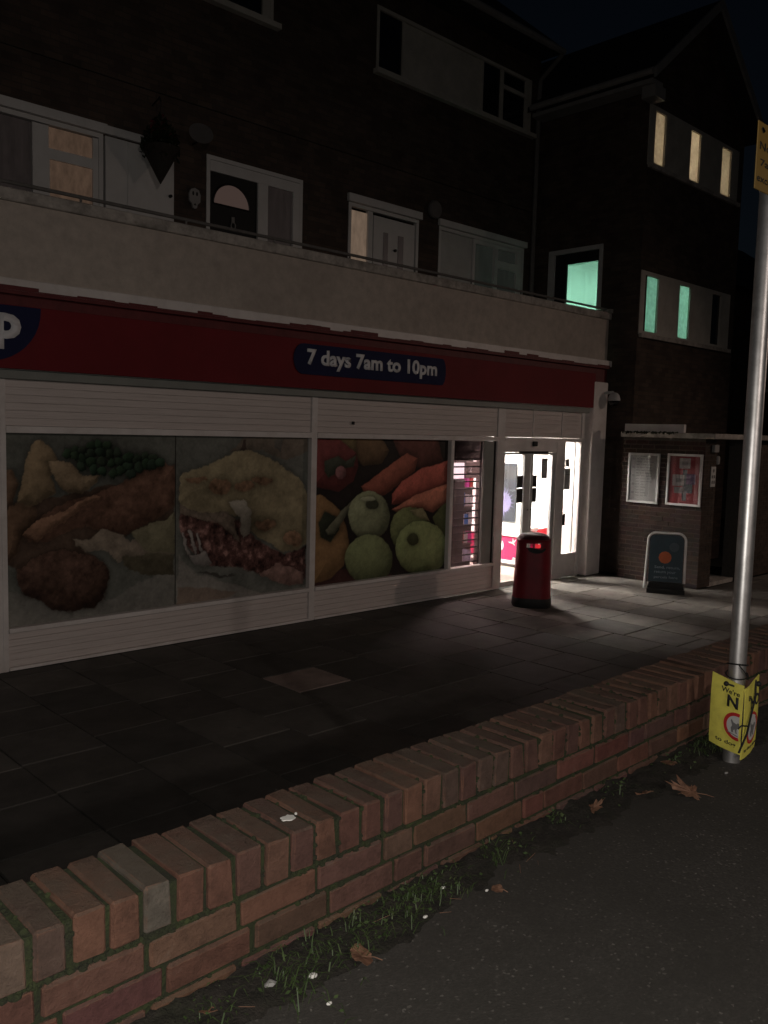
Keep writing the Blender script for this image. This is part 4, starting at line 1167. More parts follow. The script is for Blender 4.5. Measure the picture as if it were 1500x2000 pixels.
# stair rooms lit from inside
M['stair_wall'] = surf('pale_stair_wall', (0.55, 0.60, 0.57), 0.7, 0.06, 2, 0.02)
st = BM()
box(st, 13.91, 17.15, 8.23, 13.0, 1.10, 1.25)          # landing floor
box(st, 13.91, 17.15, 8.23, 13.0, 3.90, 4.10)          # ceiling / floor of the landing above
box(st, 13.91, 17.15, 12.9, 13.0, 1.25, 3.90)
box(st, 17.06, 17.15, 8.23, 12.9, 1.25, 3.90)
box(st, 13.91, 17.15, 12.9, 13.0, 4.10, 6.0)
box(st, 13.91, 17.15, 8.23, 13.0, 6.0, 6.04)
box(st, 17.06, 17.15, 8.23, 12.9, 4.1, 6.0)
finish('stair_room', st, M['stair_wall'], wing)
bx('stair_beam', M['grey_green'], wing, 14.6, 14.9, 9.4, 12.9, 3.62, 3.898)
M['tube_green'] = glow('stair_lamp_tube', (0.50, 1.0, 0.76), STAIR_GLOW)
M['tube_warm'] = glow('landing_lamp_tube', (1.0, 0.62, 0.40), 62)
tag(bx('stair_light', M['tube_green'], wing, 14.4, 15.6, 11.2, 11.32, 3.80, 3.86))
tag(bx('landing_light', M['tube_warm'], wing, 14.6, 15.8, 10.0, 10.12, 5.86, 5.92))
# door on to the walkway: dark frame, one big pane
dfr = BM()
box(dfr, 13.655, 13.90, 9.80, 9.93, 1.21, 3.44); box(dfr, 13.655, 13.90, 8.76, 8.83, 1.21, 3.44); box(dfr, 13.655, 13.90, 8.83, 9.80, 3.36, 3.44)
sd = finish('stair_door', dfr, M['upvc_old'], wing)
lf = BM()
box(lf, 13.70, 13.75, 9.55, 9.795, 1.22, 3.355); box(lf, 13.70, 13.75, 8.832, 8.87, 1.22, 3.355)
box(lf, 13.70, 13.75, 8.87, 9.55, 3.17, 3.355); box(lf, 13.70, 13.75, 8.87, 9.55, 1.22, 1.50)
finish('leaf', lf, M['black'], sd)
bx('pane', M['clear'], sd, 13.722, 13.728, 8.87, 9.55, 1.50, 3.17)
M['frost_green'] = frosted('frosted_pane', (0.75, 0.80, 0.77))
def slit_window(z0, z1, panes):
    fb = BM()
    y0, y1 = 7.985, 8.05
    xs = [13.70] + [v for p in panes for v in (p[0], p[1])] + [17.15]
    for a, b in zip(xs[0::2], xs[1::2]):
        box(fb, a, b, y0, y1, z0 + .07, z1 - .07)
    box(fb, 13.70, 17.15, y0, y1, z0, z0 + .07); box(fb, 13.70, 17.15, y0, y1, z1 - .07, z1)
    w = finish('window', fb, M['panel_cream'], wing)
    for p in panes:
        bx('pane', M[p[2]], w, p[0], p[1], 8.02, 8.027, z0 + .07, z1 - .07)
    bx('sill', M['concrete'], w, 13.70, 17.2, 7.93, 7.983, z0 - .05, z0 + .02)
    return w
slit_window(1.80, 2.90, [(13.84, 14.30, 'frost_green'), (15.08, 15.49, 'frost_green'), (16.38, 16.76, 'dark_glass')])
slit_window(4.67, 5.68, [(13.90, 14.26, 'frost_green'), (15.18, 15.55, 'frost_green'), (16.43, 16.83, 'frost_green')])

# house added to blacken the pale strip of sky beyond the wing
nh = thing('added_house', 'dark house added to fill the strip of sky beyond the gabled wing', 'house', (27.0, 16.0, FC))
bx('wall', M['house_brick'], nh, 18.6, 36.0, 12.0, 21.0, FC, 4.6)
b = BM()
prism(b, [(18.3, 11.6, 4.55), (18.3, 21.4, 4.55), (18.3, 16.5, 7.9)], (18.0, 0, 0))
finish('roof', b, M['roof'], nh)
for x in (20.0, 24.0, 28.5):
    w = bx('window', M['panel_cream'], nh, x, x + 1.5, 11.93, 11.998, 1.6, 2.8)
    bx('pane', M['dark_glass'], w, x + .08, x + 1.42, 11.915, 11.928, 1.68, 2.72)

# ------------------------------------------------------------------ brick entrance porch
porch = thing('entrance_porch', 'low brick porch with a flat concrete canopy and a dark entrance at its front', 'porch', (14.2, 7.2, FC))
pl = world_loc(porch)
pc = BM()
box(pc, 13.412, 13.60, 6.512, 7.998, FC, 0.0)
box(pc, 13.60, 13.85, 6.512, 6.74, FC, 0.0)
box(pc, 14.80, 16.6, 6.512, 6.74, FC, 0.0)
finish('mortar_core', pc, M['mortar'], porch)
pm_side, pm_end = [], []
for s in range(4):
    r = random.Random(s + 90)
    for lst, (sx, sy) in ((pm_side, (.012, .214)), (pm_end, (.214, .012))):
        bm = box(BM(), -sx / 2, sx / 2, -sy / 2, sy / 2, -.0325, .0325, .003)
        me = bpy.data.meshes.new('brick'); bm.to_mesh(me); bm.free(); me.materials.append(M['porch_brick'])
        lst.append(me)
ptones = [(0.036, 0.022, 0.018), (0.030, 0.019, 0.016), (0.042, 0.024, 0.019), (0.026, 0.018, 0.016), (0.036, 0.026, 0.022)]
def porch_brick(me, x, y, z, sc=(1, 1, 1)):
    o = bpy.data.objects.new('brick', me)
    o.parent = porch
    o.location = Vector((x, y, z)) - pl
    o.scale = sc
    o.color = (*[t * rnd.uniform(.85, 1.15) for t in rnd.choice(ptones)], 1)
    col.objects.link(o)
rows = int((0.0 - FC) / .0755)
rest = BM()
for rI in range(rows):
    z = FC + .036 + rI * .0755
    y = 6.500
    off = (rI % 2) * .1125
    edges = [6.500] + [6.500 + off + .225 * k for k in range(0 if off else 1, 9)]
    edges = [v for v in edges if v < 7.97] + [7.998]
    for a, b in zip(edges, edges[1:]):
        if b - a > .03:
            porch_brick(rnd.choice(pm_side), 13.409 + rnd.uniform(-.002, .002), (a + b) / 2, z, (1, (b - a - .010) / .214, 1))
    e2 = [13.404 + .1125 * (rI % 2)] + [13.404 + .1125 * (rI % 2) + .225 * k for k in (1, 2)]
    if rI % 2: e2 = [13.404] + e2
    e2 = [v for v in e2 if v < 13.83] + [13.85]
    for a, b in zip(e2, e2[1:]):
        if rI < 20 or True:
            box(rest, a + .005, b - .005, 6.502, 6.512 - .001, z - .0325, z + .0325, .002)
    for k in range(8):
        a = 14.80 + .1125 * (rI % 2) + .225 * k
        box(rest, a + .005, min(a + .22, 16.6), 6.502, 6.511, z - .0325, z + .0325, .002)
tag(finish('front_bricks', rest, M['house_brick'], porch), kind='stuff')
bx('canopy', M['concrete'], porch, 13.30, 16.9, 6.30, 7.995, 0.008, 0.095, .008)
bx('upstand', M['white_frame'], porch, 13.42, 13.50, 6.9, 7.99, 0.097, 0.235, .004)
mo = BM()
for _ in range(160):
    x, y = 13.30 + rnd.uniform(-.01, .06), rnd.uniform(6.95, 7.95)
    s = bmesh.ops.create_icosphere(mo, subdivisions=1, radius=rnd.uniform(.010, .026))
    for v in s['verts']: v.co = Vector((x, y, .085 + rnd.uniform(-.01, .015))) + v.co * rnd.uniform(.7, 1.2)
tag(finish('moss', mo, M['moss'], porch), kind='stuff')
bx('entrance_door', M['black'], porch, 13.62, 14.80, 7.15, 7.20, FC, -.02)
bx('step', M['concrete'], porch, 13.86, 14.79, 6.53, 7.14, FC - .02, FC + .05)

# notice boards on the porch wall
def notice(name, label, y0, y1, z0, z1, framemat, backmat):
    t = thing(name, label, 'notice board', (13.39, (y0 + y1) / 2, z0))
    f = BM()
    b = .038
    X0, X1 = 13.362, 13.401
    box(f, X0, X1, y0, y0 + b, z0, z1, .004); box(f, X0, X1, y1 - b, y1, z0, z1, .004)
    box(f, X0, X1, y0 + b, y1 - b, z0, z0 + b, .004); box(f, X0, X1, y0 + b, y1 - b, z1 - b, z1, .004)
    finish('frame', f, M[framemat], t)
    bx('backing', M[backmat], t, 13.388, 13.400, y0 + b, y1 - b, z0 + b, z1 - b)
    return t
K = 13.4 / 13.7
YA0, YA1 = 7.275, 7.86
ZA0, ZA1 = -1.115, -.262
na = notice('notice_board', 'white framed notice board with a grey printed list, nearer the shop', YA0, YA1, ZA0, ZA1, 'upvc_old', 'paper_grey')
pb = bx('list_sheet', M['list_paper'], na, 13.384, 13.387, YA0 + .05, YA1 - .05, ZA0 + .05, ZA1 - .05)
tx = BM()
def yfrom(t, y0, y1): return y1 - t * (y1 - y0)          # reading direction on this wall runs towards the viewer (-Y)
for i in range(14):
    z = ZA1 - .10 - i * .048
    n = rnd.randint(2, 3)
    t = .26
    for _ in range(n):
        w = rnd.uniform(.08, .2)
        box(tx, 13.3825, 13.3838, yfrom(min(t + w, .9), YA0, YA1), yfrom(t, YA0, YA1), z - .010, z + .010)
        t += w + .04
    if i % 3 == 0:
        box(tx, 13.3825, 13.3838, yfrom(.22, YA0, YA1), yfrom(.13, YA0, YA1), z - .018, z + .018)
box(tx, 13.3825, 13.3838, yfrom(.6, YA0, YA1), yfrom(.4, YA0, YA1), ZA1 - .062, ZA1 - .045)
finish('print_lines', tx, M['ink_grey'], na)
bx('cover', M['cover'], na, 13.372, 13.375, YA0 + .038, YA1 - .038, ZA0 + .038, ZA1 - .038)
YB0, YB1 = 6.52, 7.13
ZB0, ZB1 = -1.105, -.248
nb2 = notice('notice_board', 'white framed notice board with a red poster, nearer the porch corner', YB0, YB1, ZB0, ZB1, 'upvc', 'poster_red')
def patch(mat, ta, tb, za, zb, lvl, name='print_patch'):
    bx(name, M[mat], nb2, 13.3855 - lvl * .0015, 13.3868 - lvl * .0015, yfrom(tb, YB0, YB1), yfrom(ta, YB0, YB1), ZB0 + za * (ZB1 - ZB0), ZB0 + zb * (ZB1 - ZB0))
patch('list_paper', .34, .66, .72, .92, 1); patch('list_paper', .16, .50, .38, .60, 1); patch('purple', .56, .82, .42, .62, 1)
patch('ink_grey', .22, .52, .24, .36, 2); patch('blue_grey', .58, .75, .25, .42, 2); patch('ink_grey', .27, .43, .45, .53, 2); patch('ink_grey', .40, .60, .78, .86, 2)
patch('blue_grey', .46, .58, .10, .70, 0)
bx('cover', M['cover'], nb2, 13.372, 13.375, YB0 + .038, YB1 - .038, ZB0 + .038, ZB1 - .038)

# fittings on the front of the porch
ks = thing('entry_plate', 'pale yellow plate with small symbols on the porch front', 'sign', (13.72, 6.49, -.77))
bx('plate', M['amber_pale'] if 'amber_pale' in M else M['paper'], ks, 13.64, 13.80, 6.488, 6.500, -.775, -.445)
sy = BM()
for z in (-.70, -.61):
    for x in (13.665, 13.735):
        box(sy, x, x + .045, 6.4845, 6.4875, z - .025, z + .025)
lathe(sy, (13.72, 6.486, -.51), [(.03, -.0015), (.03, .0015)], 12, Matrix.Rotation(math.pi / 2, 3, 'X'))
finish('symbols', sy, M['ink_grey'], ks)
tag(bx('alarm_box', M['paper_grey'], None, 13.62, 13.78, 6.44, 6.498, -.21, -.085, .008), 'small grey box high on the porch front under the canopy', 'alarm box')
tag(finish('wall_light', lathe(BM(), (13.875, 6.52, -.34), [(.04, -.07), (.05, -.05), (.05, .05), (.04, .07)], 12), M['paper_grey'], None, True), 'small pale unlit fitting at the edge of the porch doorway', 'light fitting')

# ------------------------------------------------------------------ inside the shop
room = BM()
box(room, 2.95, 13.24, 8.60, 15.6, FC - .02, FC + .004)
floor = finish('shop_floor', room, M['int_floor'], shop)
wi = BM()
box(wi, 13.10, 13.29, 9.21, 15.7, FC, .93)
box(wi, 2.80, 2.95, 8.76, 15.7, FC, .93)
box(wi, 2.95, 13.10, 12.6, 12.75, FC, .93)
finish('inner_wall', wi, M['int_white'], shop)
bx('shop_ceiling', M['int_white'], shop, 2.95, 13.08, 8.60, 12.6, .50, .60)
bx('window_backing', M['int_dark'], shop, 3.05, 9.50, 8.60, 8.64, FC + .01, .49)
M['panel_light'] = glow('led_panel', (1.0, 0.94, 0.87), SHOP_GLOW)
for x, y, wh in [(11.6, 9.75, 'nearest the door'), (11.6, 11.0, 'behind the one by the door'), (9.9, 11.0, 'above the shelves'), (8.0, 11.0, 'farthest from the door')]:
    lp = thing('ceiling_light', 'bright white ceiling panel inside the shop, ' + wh, 'light', (x, y, .46), 'ceiling panels inside the shop')
    bx('diffuser', M['panel_light'], lp, x - .29, x + .29, y - .29, y + .29, .470, .480)
    f = BM()
    box(f, x - .32, x - .292, y - .32, y + .32, .465, .498); box(f, x + .292, x + .32, y - .32, y + .32, .465, .498)
    box(f, x - .292, x + .292, y - .32, y - .292, .465, .498); box(f, x - .292, x + .292, y + .292, y + .32, .465, .498)
    finish('frame', f, M['int_white'], lp)

fz = thing('ice_cream_freezer', 'chest freezer with a magenta front inside the shop door', 'freezer', (12.85, 9.95, FC))
bx('body', M['magenta'], fz, 12.60, 13.08, 9.50, 10.8, FC + .07, -1.88, .02)
bx('base', M['int_grey'], fz, 12.64, 13.06, 9.52, 10.78, FC + .012, FC + .068)
bx('top', M['int_white'], fz, 12.58, 13.09, 9.48, 10.82, -1.878, -1.70, .015)
bx('skirt', M['int_white'], fz, 12.592, 12.599, 9.50, 10.8, FC + .07, FC + .13)
rg = lathe(BM(), (12.594, 10.02, -2.06), [(.10, -.004), (.12, -.004), (.12, .004), (.10, .004)], 20, Matrix.Rotation(math.pi / 2, 3, 'Y'))
finish('ring', rg, M['int_white'], fz)
lettering('lettering', 'ice', M['int_white'], fz, (12.592, 10.10, -2.30), (0, -1, 0), (0, 0, 1), height=.08, fat=.03)
sp = BM()
r = random.Random(3)
for cx, cz in ((9.68, -1.99), (9.66, -2.27)):
    for k in range(6):
        a = r.uniform(0, 6.28)
        l = r.uniform(.06, .13)
        prism(sp, [(12.595, cx + .02 * math.cos(a + 1.6), cz + .02 * math.sin(a + 1.6)), (12.595, cx - .02 * math.cos(a + 1.6), cz - .02 * math.sin(a + 1.6)), (12.595, cx + l * math.cos(a), cz + l * math.sin(a))], (-.003, 0, 0))
finish('splash', sp, M['int_white'], fz)
dsb = thing('drink_poster', 'dark poster with a pale burst standing behind the magenta freezer', 'poster', (13.05, 10.2, -1.69))
bx('sheet', M['drink_print'], dsb, 13.05, 13.075, 10.02, 10.55, -1.66, -.55)
bx('upper_panel', M['smoke_print'], dsb, 13.046, 13.049, 10.02, 10.55, -.85, -.60)
sp = BM()
for k in range(22):
    a = k * 6.283 / 22
    l = .30 + .10 * r.random()
    prism(sp, [(13.044, 10.30 + .10 * math.cos(a + .25), -1.30 + .10 * math.sin(a + .25)), (13.044, 10.30 + .10 * math.cos(a - .25), -1.30 + .10 * math.sin(a - .25)), (13.044, 10.30 + l * .7 * math.cos(a), -1.30 + l * .8 * math.sin(a))], (-.003, 0, 0))
lathe(sp, (13.0425, 10.30, -1.30), [(.19, -.002), (.19, .002)], 20, Matrix.Rotation(math.pi / 2, 3, 'Y'))
finish('burst', sp, M['burst_print'], dsb)
rf = thing('red_cabinet', 'red rounded cabinet seen through the right-hand door pane', 'cabinet', (13.0, 9.2, FC))
bm = BM()
pts = [(12.90, 9.02, -2.43), (12.90, 9.40, -2.43), (12.90, 9.40, -1.82)]
for k in range(7):
    a = math.pi / 2 * k / 6
    pts.append((12.90, 9.26 + .14 * math.cos(a) , -1.82 + .12 * math.sin(a)))
pts += [(12.90, 9.02, -1.62)]
prism(bm, pts, (.17, 0, 0))
finish('body', bm, M['red_print'], rf)
bx('side_strip', M['black'], rf, 12.894, 12.899, 9.02, 9.10, -2.43, -1.70)
lettering('lettering', 'oo', M['int_white'], rf, (12.896, 9.36, -2.0), (0, -1, 0), (0, 0, 1), height=.08, fat=.03)

# display seen through the grille
un = thing('display_unit', 'dark shelf unit of packets behind the grille window', 'shelves', (11.2, 9.8, FC))
bx('back_board', M['int_dark'], un, 10.55, 11.75, 9.98, 10.02, FC + .01, -.36)
bx('front_board', M['int_dark'], un, 10.60, 11.035, 9.55, 9.58, FC + .01, -.775)
bx('dimming_board', M['int_dark'], un, 9.56, 10.62, 8.74, 8.77, -.42, .49)  # dark board added to dim the bright top of the grille window
bx('side_board', M['int_grey'], un, 11.36, 11.75, 9.55, 9.58, FC + .01, -.36)
for z in (-2.20, -1.88, -1.56, -1.24, -.92):
    bx('shelf', M['int_grey'], un, 11.04, 11.358, 9.60, 9.975, z - .02, z)
bx('light_box', glow('lit_header', (1.0, 0.97, 0.96), 3.0), un, 10.62, 11.02, 9.56, 9.60, -.765, -.50)
tag(bx('header_card', M['int_grey'], un, 11.05, 11.36, 9.555, 9.575, -.76, -.48))
lettering('lettering', "'2", M['paper'], un, (11.12, 9.552, -.66), (1, 0, 0), (0, 0, 1), height=.10, fat=.03)
pk_cols = {'pink': (0.60, 0.08, 0.38), 'blue': (0.08, 0.20, 0.55), 'white': (0.68, 0.68, 0.72), 'red': (0.55, 0.08, 0.08), 'lilac': (0.48, 0.44, 0.60)}
pkm = {k: surf(k + '_packet', v, 0.4, 0.2, 30, 0.0) for k, v in pk_cols.items()}
M['packet_lit'] = None
rows_p = [(-.92, ['pink', 'pink', 'red']), (-1.24, ['blue', 'white', 'white']), (-1.56, ['white', 'blue', 'white']), (-1.88, ['red', 'white', 'pink']), (-2.20, ['white', 'lilac', 'lilac'])]
for z, cs in rows_p:
    for i, c in enumerate(cs):
        x = 11.05 + i * .103
        h = rnd.uniform(.17, .24)
        t = bx('packet', pkm[c], None, x, x + .092, 9.62, 9.70, z + .001, z + h, .008)
        sh = {-.92: 'top', -1.24: 'second', -1.56: 'middle', -1.88: 'fourth', -2.20: 'bottom'}[z]
        pl_ = ['left', 'middle', 'right'][i]
        tag(t, f'{c} packet at the {pl_} of the {sh} shelf behind the grille', 'packet', 'packets on the display shelves')

# papers stuck inside the door and side light
for nm, lb, x0, x1, z0, z1, m_ in [('paper_notice', 'buff paper notice taped inside the right-hand door pane', 11.76, 11.93, -.72, -.38, 'paper_grey'),
                                   ('paper_notice', 'small square grey paper taped high in the side light', 12.44, 12.56, -.53, -.40, 'paper_grey'),
                                   ('paper_notice', 'long pale paper notice taped below the small one in the side light', 12.43, 12.61, -.92, -.56, 'paper')]:
    t = bx(nm, M[m_], None, x0, x1, 8.5155, 8.518, z0, z1)
    tag(t, lb, 'notice')
    b = BM()
    for k in range(3): box(b, x0 + .02, x0 + .02 + (x1 - x0 - .04) * rnd.uniform(.5, 1), 8.5142, 8.5152, z1 - .05 - k * .03, z1 - .04 - k * .03)
    finish('print_lines', b, M['ink_grey'], t)

# ------------------------------------------------------------------ litter bin
vd = Vector((-10.0, -7.35, 0)).normalized()          # the way its front opening faces
bin_ = thing('litter_bin', 'dark red plastic litter bin with a black domed top in front of the shop door', 'bin', (10.07, 7.37, FC))
bc = Vector((10.07, 7.37, FC))
side = Vector((-vd.y, vd.x, 0))
def super_r(a, rx, ry, n=3.2):
    c, s = abs(math.cos(a)), abs(math.sin(a))
    return (c / rx) ** n + (s / ry) ** n
def ring_pts(rx, ry, z, n=48):
    out = []
    for k in range(n):
        a = 2 * math.pi * k / n
        rr = super_r(a, rx, ry) ** (-1 / 3.2)
        out.append(bc + side * (rr * math.sin(a)) + vd * (rr * math.cos(a)) + Vector((0, 0, z)))
    return out
def loft(prof, n=48, skip=None, capb=True, capt=True):
    bm = BM()
    rings = [[bm.verts.new(p) for p in ring_pts(rx, ry, z, n)] for rx, ry, z in prof]
    for i, (a, b) in enumerate(zip(rings, rings[1:])):
        for k in range(n):
            if skip and skip(i, k): continue
            bm.faces.new((a[k], a[(k + 1) % n], b[(k + 1) % n], b[k]))
    if capb: bm.faces.new(rings[0])
    if capt: bm.faces.new(rings[-1])
    return bm
finish('base', loft([(.275, .275, 0), (.285, .285, .03), (.282, .282, .11), (.270, .270, .14)]), M['black'], bin_, True)
zs = [.135, .30, .50, .70, .79, .86, .925, .95]
prof = [(.274 - .036 * (z - .13) / .82, .274 - .036 * (z - .13) / .82, z) for z in zs]
front_k = (45, 46, 47, 0, 1, 2)
back_k = (20, 21, 22, 23, 24, 25, 26, 27)
body = loft(prof, 48, lambda i, k: (i == 5 and k in front_k) or (i == 4 and k in back_k), True, False)
body = finish('body', body, M['dark_red'], bin_, True)
finish('liner', loft([(.20, .20, .14), (.20, .20, .77)], 24, None, True, False), M['black'], bin_)
finish('rim', loft([(.242, .242, .935), (.246, .246, .955), (.234, .234, .972)], 48), M['dark_red'], bin_, True)
finish('lid', loft([(.228, .228, .968), (.214, .214, .998), (.165, .165, 1.032), (.08, .08, 1.052), (.01, .01, 1.056)]), M['lid_red'], bin_, True)
lip = BM()
for sgn in (1, -1):
    pts = []
    for k in range(13):
        a = math.pi + math.pi * k / 12
        u = .13 * math.cos(a) + .045 * sgn
        z = (.858 if sgn > 0 else .788) + .075 * math.sin(a) * (1 if k not in (0, 12) else 0)
        rr = .274 - .036 * (z - .13) / .82 + .004
        pts.append(bc + side * u + vd * (sgn * rr * (1 - .25 * (u / .2) ** 4)) + Vector((0, 0, z)))
    pts2 = pts
    prism(lip, pts2, vd * (.012 * sgn))
finish('opening_lip', lip, M['black'], bin_)

# ------------------------------------------------------------------ pavement sign in front of the porch
ab = thing('pavement_sign', 'rounded white framed pavement sign with a dark blue poster by the porch', 'sign', (12.62, 6.66, FC))
Lp, Rp = Vector((12.49, 6.93, FC)), Vector((12.775, 6.40, FC))
ux = (Rp - Lp).normalized()
W = (Rp - Lp).length
nrm_ = Vector((-ux.y, ux.x, 0))
if nrm_.dot(Vector((-1, -1, 0))) < 0: nrm_ = -nrm_
tilt = Vector((0, 0, 1)) * math.cos(.10) - nrm_ * math.sin(.10)
def sp_(u, v, off=0): return Lp + ux * u + tilt * v + nrm_ * off
Hs = .97
pts = [sp_(-.01, .05), sp_(.015, Hs - .14)]
for k in range(1, 8):
    a = math.pi - math.pi / 2 * k / 8
    pts.append(sp_(.135 + .12 * math.cos(a), Hs - .14 + .12 * math.sin(a)))
pts += [sp_(.14, Hs - .02), sp_(W - .14, Hs - .02)]
for k in range(1, 9):
    a = math.pi / 2 - math.pi / 2 * k / 8
    pts.append(sp_(W - .135 + .12 * math.cos(a), Hs - .14 + .12 * math.sin(a)))
pts += [sp_(W - .012, .16)]
M['frame_white'] = surf('white_tube', (0.74, 0.73, 0.72), 0.35, 0.05, 5, 0.0)
finish('frame', tube(BM(), pts, .019, 10), M['frame_white'], ab, True)
pb_ = BM()
pp = [sp_(.045, .17, -.006), sp_(W - .045, .17, -.006), sp_(W - .045, Hs - .14, -.006)]
for k in range(1, 6):
    a = math.pi / 2 * k / 6
    pp.append(sp_(W - .135 + .09 * math.cos(a), Hs - .14 + .09 * math.sin(a), -.006))
pp.append(sp_(.135, Hs - .05, -.006))
for k in range(1, 6):
    a = math.pi / 2 + math.pi / 2 * k / 6
    pp.append(sp_(.135 + .09 * math.cos(a), Hs - .14 + .09 * math.sin(a), -.006))
pp.append(sp_(.045, Hs - .14, -.006))
prism(pb_, pp, nrm_ * .012)
finish('panel', pb_, M['petrol'], ab)
def disc(cu, cv, r, n, mat, off, name='print_spot'):
    bm = BM()
    prism(bm, [sp_(cu + r * math.cos(2 * math.pi * k / n), cv + r * math.sin(2 * math.pi * k / n), off) for k in range(n)], nrm_ * .0012)
    finish(name, bm, M[mat], ab)
disc(.285, .56, .098, 12, 'orange', .0068)
disc(.415, .73, .075, 20, 'blue_grey', .0068)
M['blue_grey2'] = surf('pale_blue_print', (0.26, 0.32, 0.36), 0.5, 0.1, 10, 0.0)
for txt, v, w in [('Send, return,', .375, .39), ('return your', .295, .33), ('parcels here', .215, .36)]:
    lettering('lettering', txt, M['blue_grey2'], ab, sp_(.13, v, .0068), ux, tilt, height=.052, width=w, fat=.02, depth=.001)
bx_ = BM()
lettering('lettering', 'collect+drop', M['blue_grey2'], ab, sp_(.16, .865, .0068), ux, tilt, height=.03, width=.22, fat=.01, depth=.001) if False else bx_.free()
bb = BM()
foot = []
for k in range(9):
    t = k / 8
    foot.append((t, .10 + .035 * math.sin(math.pi * t)))
prism(bb, [Lp + ux * .03 - nrm_ * .17, Lp + ux * (W - .0) - nrm_ * .17, Lp + ux * (W - .0) + nrm_ * .14, Lp + ux * .03 + nrm_ * .14], (0, 0, .07))
top = [Lp + ux * .04 + Vector((0, 0, .071)), Lp + ux * (W - .01) + Vector((0, 0, .071)), Lp + ux * (W - .03) + Vector((0, 0, .16)), Lp + ux * .06 + Vector((0, 0, .16))]
prism(bb, [p - nrm_ * .05 for p in top], nrm_ * .09)
finish('base', bb, M['black'], ab)

# ------------------------------------------------------------------ sign post on the footway
post = thing('sign_post', 'galvanised sign post beside the brick wall with an amber parking plate', 'post', (3.265, 1.40, FW))
ptb = lathe(BM(), (3.265, 1.40, FW - .02), [(.032, 0), (.032, 2.375), (.028, 2.385)], 28)
finish('pole', ptb, M['galv'], post, True)
finish('sign_plate', box(BM(), 3.035, 3.50, 1.352, 1.356, .872, 1.10, .0015), M['amber'], post)
cl = BM()
for z in (.93, 1.05):
    lathe(cl, (3.265, 1.40, z), [(.0345, -.012), (.0345, .012)], 20)
    box(cl, 3.255, 3.275, 1.356, 1.368, z - .012, z + .012)
finish('clip', cl, M['steel'], post)
lathe_s = lathe(BM(), (3.243, 1.40, .862), [(.004, -.008), (.004, .008)], 8)
finish('screw', lathe_s, M['steel'], post)
for txt, z, h, x in [('No stopping', 1.000, .035, 3.055), ('7am - 7pm', .948, .030, 3.066), ('except buses', .893, .032, 3.046)]:
    lettering('lettering', txt, M['ink'], post, (x, 1.3515, z), (1, 0, 0), (0, 0, 1), height=h, width=.36 if 'No' in txt else .33, fat=.01, depth=.0008)
ar = BM()
prism(ar, [(3.058, 1.3512, 1.075), (3.068, 1.3512, 1.085), (3.068, 1.3512, 1.072), (3.09, 1.3512, 1.072), (3.09, 1.3512, 1.078), (3.074, 1.3512, 1.084), (3.074, 1.3512, 1.064)], (0, -.0008, 0))
finish('arrow', ar, M['ink'], post)

# two thin yellow boards tied round the foot of the post
def board(name, label, o, U, pieces, w, h, skew, hang):
    """o = lower inner corner, U = along the board; the lower edge droops by hang."""
    t = thing(name, label, 'sign', o)
    U = Vector(U).normalized()
    N = U.cross(Vector((0, 0, 1)))
    if N.dot(Vector((-1, -1, 0))) < 0: N = -N
    def at(u, v, off=0.0):
        bend = .003 * math.sin(math.pi * u / w) + .004 * math.sin(3 * v / h) + .0035 * mnoise.noise(Vector((u * 22, v * 16, w * 40)))
        return Vector(o) + U * u + Vector((0, 0, v + hang * (u / w) ** 1.5)) + N * (off + bend)
    bm = BM()
    nu, nv = 8, 10
    for off in (0.0, -.004):
        g = [[bm.verts.new(at(w * i / nu, h * j / nv + skew * (i / nu) * (j == nv), off)) for j in range(nv + 1)] for i in range(nu + 1)]
        for i in range(nu):
            for j in range(nv):
                bm.faces.new((g[i][j], g[i + 1][j], g[i + 1][j + 1], g[i][j + 1]))
        if off == 0.0: g0 = g
    def stitch(a, b):
        for k in range(len(a) - 1): bm.faces.new((a[k], a[k + 1], b[k + 1], b[k]))
    stitch([g0[i][0] for i in range(nu + 1)], [g[i][0] for i in range(nu + 1)]); stitch([g0[i][nv] for i in range(nu + 1)], [g[i][nv] for i in range(nu + 1)])
    stitch(g0[0], g[0]); stitch(g0[nu], g[nu])
    finish('board', bm, M['yellow'], t, True)
    return t, at, N
R0 = (3.185, 1.336, -1.190)
lb, atL, NL = board('yellow_board', 'yellow dog sign board bent round the post, its left half facing the shop side', R0, (.17, .98, 0), None, .135, .268, .010, .014)
def flat_poly(parent, at, name, mat, uv, off):
    bm = BM()
    a = [bm.verts.new(at(u, v, off)) for u, v in uv]
    b = [bm.verts.new(at(u, v, off + .0008)) for u, v in uv]
    n = len(a)
    bm.faces.new(b)
    for k in range(n): bm.faces.new((a[k], a[(k + 1) % n], b[(k + 1) % n], b[k]))
    return finish(name, bm, M[mat], parent)
def arc_ring(cu, cv, r0, r1, a0, a1, n=22, su=1.0):
    o_ = [(cu + su * r1 * math.cos(a0 + (a1 - a0) * k / n), cv + r1 * math.sin(a0 + (a1 - a0) * k / n)) for k in range(n + 1)]
    i_ = [(cu + su * r0 * math.cos(a0 + (a1 - a0) * k / n), cv + r0 * math.sin(a0 + (a1 - a0) * k / n)) for k in range(n + 1)]
    return o_, i_
